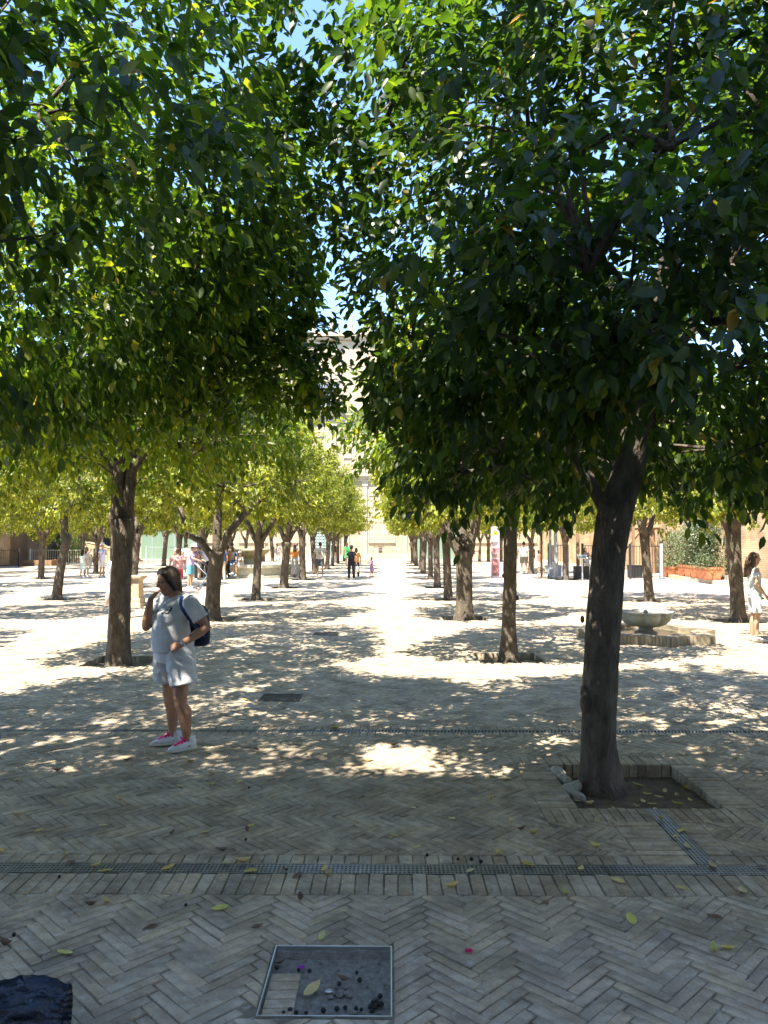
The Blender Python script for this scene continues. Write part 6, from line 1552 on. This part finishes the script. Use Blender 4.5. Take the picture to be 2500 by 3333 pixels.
    gl = MB()
    for s in (-1,1):
        pts = [H(s*(.036+.030*math.cos(a)), .102-.010*abs(.036+.030*math.cos(a))/.06, .006+.028*math.sin(a)) for a in [i/18*6.283 for i in range(19)]]
        gl.loft(pts, [.0026]*19, 6); gl.loft([H(s*.066,.088,.012), H(s*.076,.04,.012), H(s*.074,.005,.006)], [.0018]*3, 6)
    gl.loft([H(-.008,.104,.012), H(.008,.104,.012)], [.0025]*2, 6)
    g_o = gl.build('glasses', mat('tortoise_frame',(0.16,0.09,0.05),rough=.3,var=.4,scale=60), None, True); g_o.location = (ox,oy,0); tag(g_o, 'round thin-rimmed glasses on the face of the woman in white', 'glasses')
    ln = MB()
    for s in (-1,1): ln.add([H(s*.036,.101,.006)]+[H(s*(.036+.028*math.cos(a)), .100-.010*abs(.036+.030*math.cos(a))/.06, .006+.026*math.sin(a)) for a in [i/14*6.283 for i in range(14)]], [(0,1+i,1+(i+1)%14) for i in range(14)])
    ln.build('lens', M['lens'], g_o)
    # hair: short bob, fringe swept aside
    hp_ = [ellip(H(0,-.018,.030), (.090,.098,.102), 18, 14, Matrix((tuple(hl),tuple(hf),tuple(hu))).transposed())]
    hp_.append(loft([H(0,-.02,.05), H(0,-.045,-.02), H(0,-.058,-.09), H(0,-.060,-.135), H(0,-.055,-.155)], [(.092,.080),(.092,.062),(.084,.050),(.068,.042),(.03,.02)], 18, hl))
    for s in (-1,1): hp_.append(loft([H(s*.055,.045,.085), H(s*.076,.030,.03), H(s*.082,.000,-.03), H(s*.080,-.02,-.09)], [(.030,.030),(.018,.034),(.015,.032),(.014,.024)], 10, hl))
    for t in (-.04,-.015,.015,.042): hp_.append(loft([H(t*.6,.02,.116), H(t,.055,.098), H(t*1.3,.076,.068)], [(.026,.018),(.024,.015),(.016,.008)], 8, hl))
    obj('hair', remesh('hair', hp_, .009, 2), M['hairdark'], e)
    # shirt
    sp = [loft([waist-up*.15+f*.01, waist-up*.04+f*.015, waist+up*.06+f*.02, chest+f*.012, mids-up*.03, mids+up*.018, neck-up*.022], [(.192,.170),(.190,.170),(.182,.162),(.180,.148),(.182,.116),(.130,.095),(.072,.068)], 22, left)]
    for s in (-1,1): sp.append(ellip(chest+f*.105+left*s*.08-up*.005, (.085,.075,.078), 14, 10))
    for sh, el in ((shL,elL),(shR,elR)): sp.append(ellip(sh+up*.002, (.080,.080,.076), 14, 10)); sp.append(ellip(sh.lerp(mids,.4)+up*.012, (.085,.085,.075), 14, 10)); sp.append(loft([sh-(el-sh)*.05, sh+up*.004, sh.lerp(el,.25), sh.lerp(el,.5), sh.lerp(el,.66)], [.076,.076,.076,.076,.078], 16))
    sme = remesh('shirt', sp, .010, 3)
    for v in sme.vertices:       # soft folds
        p = v.co; n = .007*mnoise.noise(Vector((p.x*9,p.y*9,p.z*5)))+.004*math.sin(p.z*46+p.x*22+4*mnoise.noise(p*6))*max(0,min(1,(1.15-p.z)/.2))
        v.co = p + v.normal*n
    wm_ = cloth('white_cotton',(.55,.56,.58),.05)
    sh_o = obj('shirt', sme, wm_, e)
    # dark printed letter strokes on the chest, laid on the cloth
    bvh = BVHTree.FromPolygons([v.co.copy() for v in sme.vertices], [tuple(p.vertices) for p in sme.polygons])
    pm = MB()
    def stroke(pts, w):
        P2 = []
        for (u, z) in pts:
            h = bvh.ray_cast(Vector((u, -1.0, z)), Vector((0,1,0)))
            if h[0] is None: return
            P2.append((h[0]+h[1]*.0025, h[1]))
        L_, R_ = [], []
        for i, (p, n) in enumerate(P2):
            t = (P2[min(i+1,len(P2)-1)][0]-P2[max(i-1,0)][0]).normalized(); s = t.cross(n).normalized(); L_.append(p+s*w); R_.append(p-s*w)
        m_ = len(P2); pm.add(L_+R_, [(i,i+1,m_+i+1,m_+i) for i in range(m_-1)])
    def sc(pts): return [((x-452)*.000824, (2080-y)*.000824) for x, y in pts]
    stroke(sc([(385,600),(405,610),(425,600),(440,570)]), .0065)
    stroke(sc([(432,606),(450,606),(466,606)]), .008); stroke(sc([(462,604),(474,575),(484,546)]), .0075)
    stroke(sc([(446,548),(458,536),(476,536)]), .004)
    stroke(sc([(322,575),(312,595),(306,615)]), .006)
    pm.build('shirt_letters', mat('black_print',(0.02,0.02,0.025),rough=.7), sh_o)
    # shorts
    sp = [loft([pel+up*.14, pel+up*.05, pel-up*.03, pel-up*.09], [(.178,.160),(.195,.170),(.20,.165),(.19,.15)], 22, left)]
    for hp, kn, off in ((hipL,knL,.045),(hipR,knR,-.045)):
        a = hp+up*.02; b = Vector((kn.x, kn.y, .585)); sp.append(loft([a, a.lerp(b,.4)+left*off*.3, b+up*.04+left*off*.8, b+left*off], [(.112,.140),(.108,.138),(.106,.130),(.106,.126)], 20, left))
    shm = remesh('shorts', sp, .010, 3)
    for v in shm.vertices:
        p = v.co; v.co = p + v.normal*(.006*math.sin(p.z*70+6*mnoise.noise(p*5)+p.x*10)*max(0,min(1,(p.z-.55)/.1))*.6 + .006*mnoise.noise(p*9))
    obj('shorts', shm, wm_, e)
    # trainers with pink laces
    wh = mat('white_trainer',(0.66,0.67,0.70),rough=.5,var=.12,scale=20); gs = mat('pale_sole',(0.55,0.52,0.45),rough=.7); pk = cloth('pink_lace',(0.85,0.03,0.22))
    for an, fw in ((anL, Vector((-.72,-.70,0))), (anR, Vector((-.93,-.36,0)))):
        fw.normalize(); s = fw.cross(up); a = Vector((an.x,an.y,0))
        so_ = MB(); so_.loft([a-fw*.085+up*.020, a-fw*.07+up*.018, a+fw*.0+up*.016, a+fw*.10+up*.016, a+fw*.165+up*.020, a+fw*.195+up*.028], [(.022,.016),(.038,.018),(.038,.016),(.047,.016),(.038,.015),(.016,.008)], 12, s)
        sh_ = empty('shoe'); sh_.parent = e; so_.build('sole', gs, sh_, True)
        up_ = [loft([a-fw*.078+up*.055, a-fw*.05+up*.062, a+fw*.005+up*.062, a+fw*.07+up*.050, a+fw*.13+up*.040, a+fw*.18+up*.034], [(.026,.040),(.037,.048),(.040,.048),(.044,.036),(.038,.026),(.018,.012)], 12, s),
               loft([a-fw*.03+up*.05, a-fw*.03+up*.125], [(.040,.048),(.043,.050)], 12, s)]
        obj('upper', remesh('upper', up_, .006, 2), wh, sh_)
        lc = MB()
        for i in range(5):
            t = .035+i*.022; z = .100-.0125*i; lc.loft([a+fw*t-s*.032+up*(z-.012), a+fw*(t+.006)+up*(z+.002), a+fw*(t+.002)+s*.032+up*(z-.012)], [(.011,.006)]*3, 6)
        for q in (-1,1): lc.loft([a+fw*.035+up*.105, a+fw*.05+s*q*.03+up*.118, a+fw*.03+s*q*.05+up*.098], [.005,.007,.004], 6)
        lc.loft([a+fw*.03+up*.098, a+fw*.13+up*.062], [(.028,.008),(.020,.007)], 8, s)
        lc.build('laces', pk, sh_, True)
    # watch and bracelet on the left wrist
    dv = (wrL-elL).normalized(); wt = MB(); 
    ax = dv.cross(up).normalized(); ay = dv.cross(ax); c = wrL-dv*.012
    ring = [c+ax*.030*math.cos(i/16*6.283)+ay*.027*math.sin(i/16*6.283) for i in range(17)]; wt.loft(ring, [(.006,.0035)]*17, 6, dv)
    w_o = wt.build('wrist_watch', M['chrome'], None, True); w_o.location = (ox,oy,0); tag(w_o, 'silver wrist watch on the bent arm of the woman in white', 'watch')
    wd = MB(); wd.sphere(c+Vector((.0,-.028,.010)), (.015,.006,.015), 12, 8); wd.build('dial', M['white'], w_o, True)
    # backpack with blue strap
    bp = MB(); b0 = at_(.185,1.08,.17); bp.loft([b0-up*.19, b0-up*.165, b0-up*.02, b0+up*.14, b0+up*.18], [(.085,.06),(.12,.09),(.125,.095),(.105,.08),(.05,.04)], 16, left)
    navy = cloth('navy_nylon',(0.012,0.020,0.045)); b_o = bp.build('backpack', navy, None, True); b_o.location = (ox,oy,0); tag(b_o, 'navy backpack with blue strap on the shoulder of the woman in white', 'backpack')
    stp = MB(); pts = []
    for (cx, cy) in ((585,392),(590,440),(596,500),(608,560),(625,620),(645,680),(665,740),(676,790)):
        u, z = (cx-452)*.000824, (2080-cy)*.000824; h = bvh.ray_cast(Vector((u,-1,z)), Vector((0,1,0)))
        if h[0] is not None: pts.append(h[0]+h[1]*.006)
    pts = [b0+up*.15+left*.02, shL*.55+mids*.45+up*.075+Vector((0,.05,0))] + pts + [b0-up*.12+left*.1]
    wd_ = [(.018,.005)]*2 + [(.022,.005)]*4 + [(.017,.005)]*(len(pts)-6)
    stp.loft(pts, wd_, 8, (1,0,0)); stp.build('strap', cloth('blue_strap',(0.02,0.05,0.16)), b_o, True)
hero()
bpy.data.scenes.remove(TMP)
print('OBJS', len(bpy.data.objects), 'TRIS', sum(len(m.polygons) for m in bpy.data.meshes))
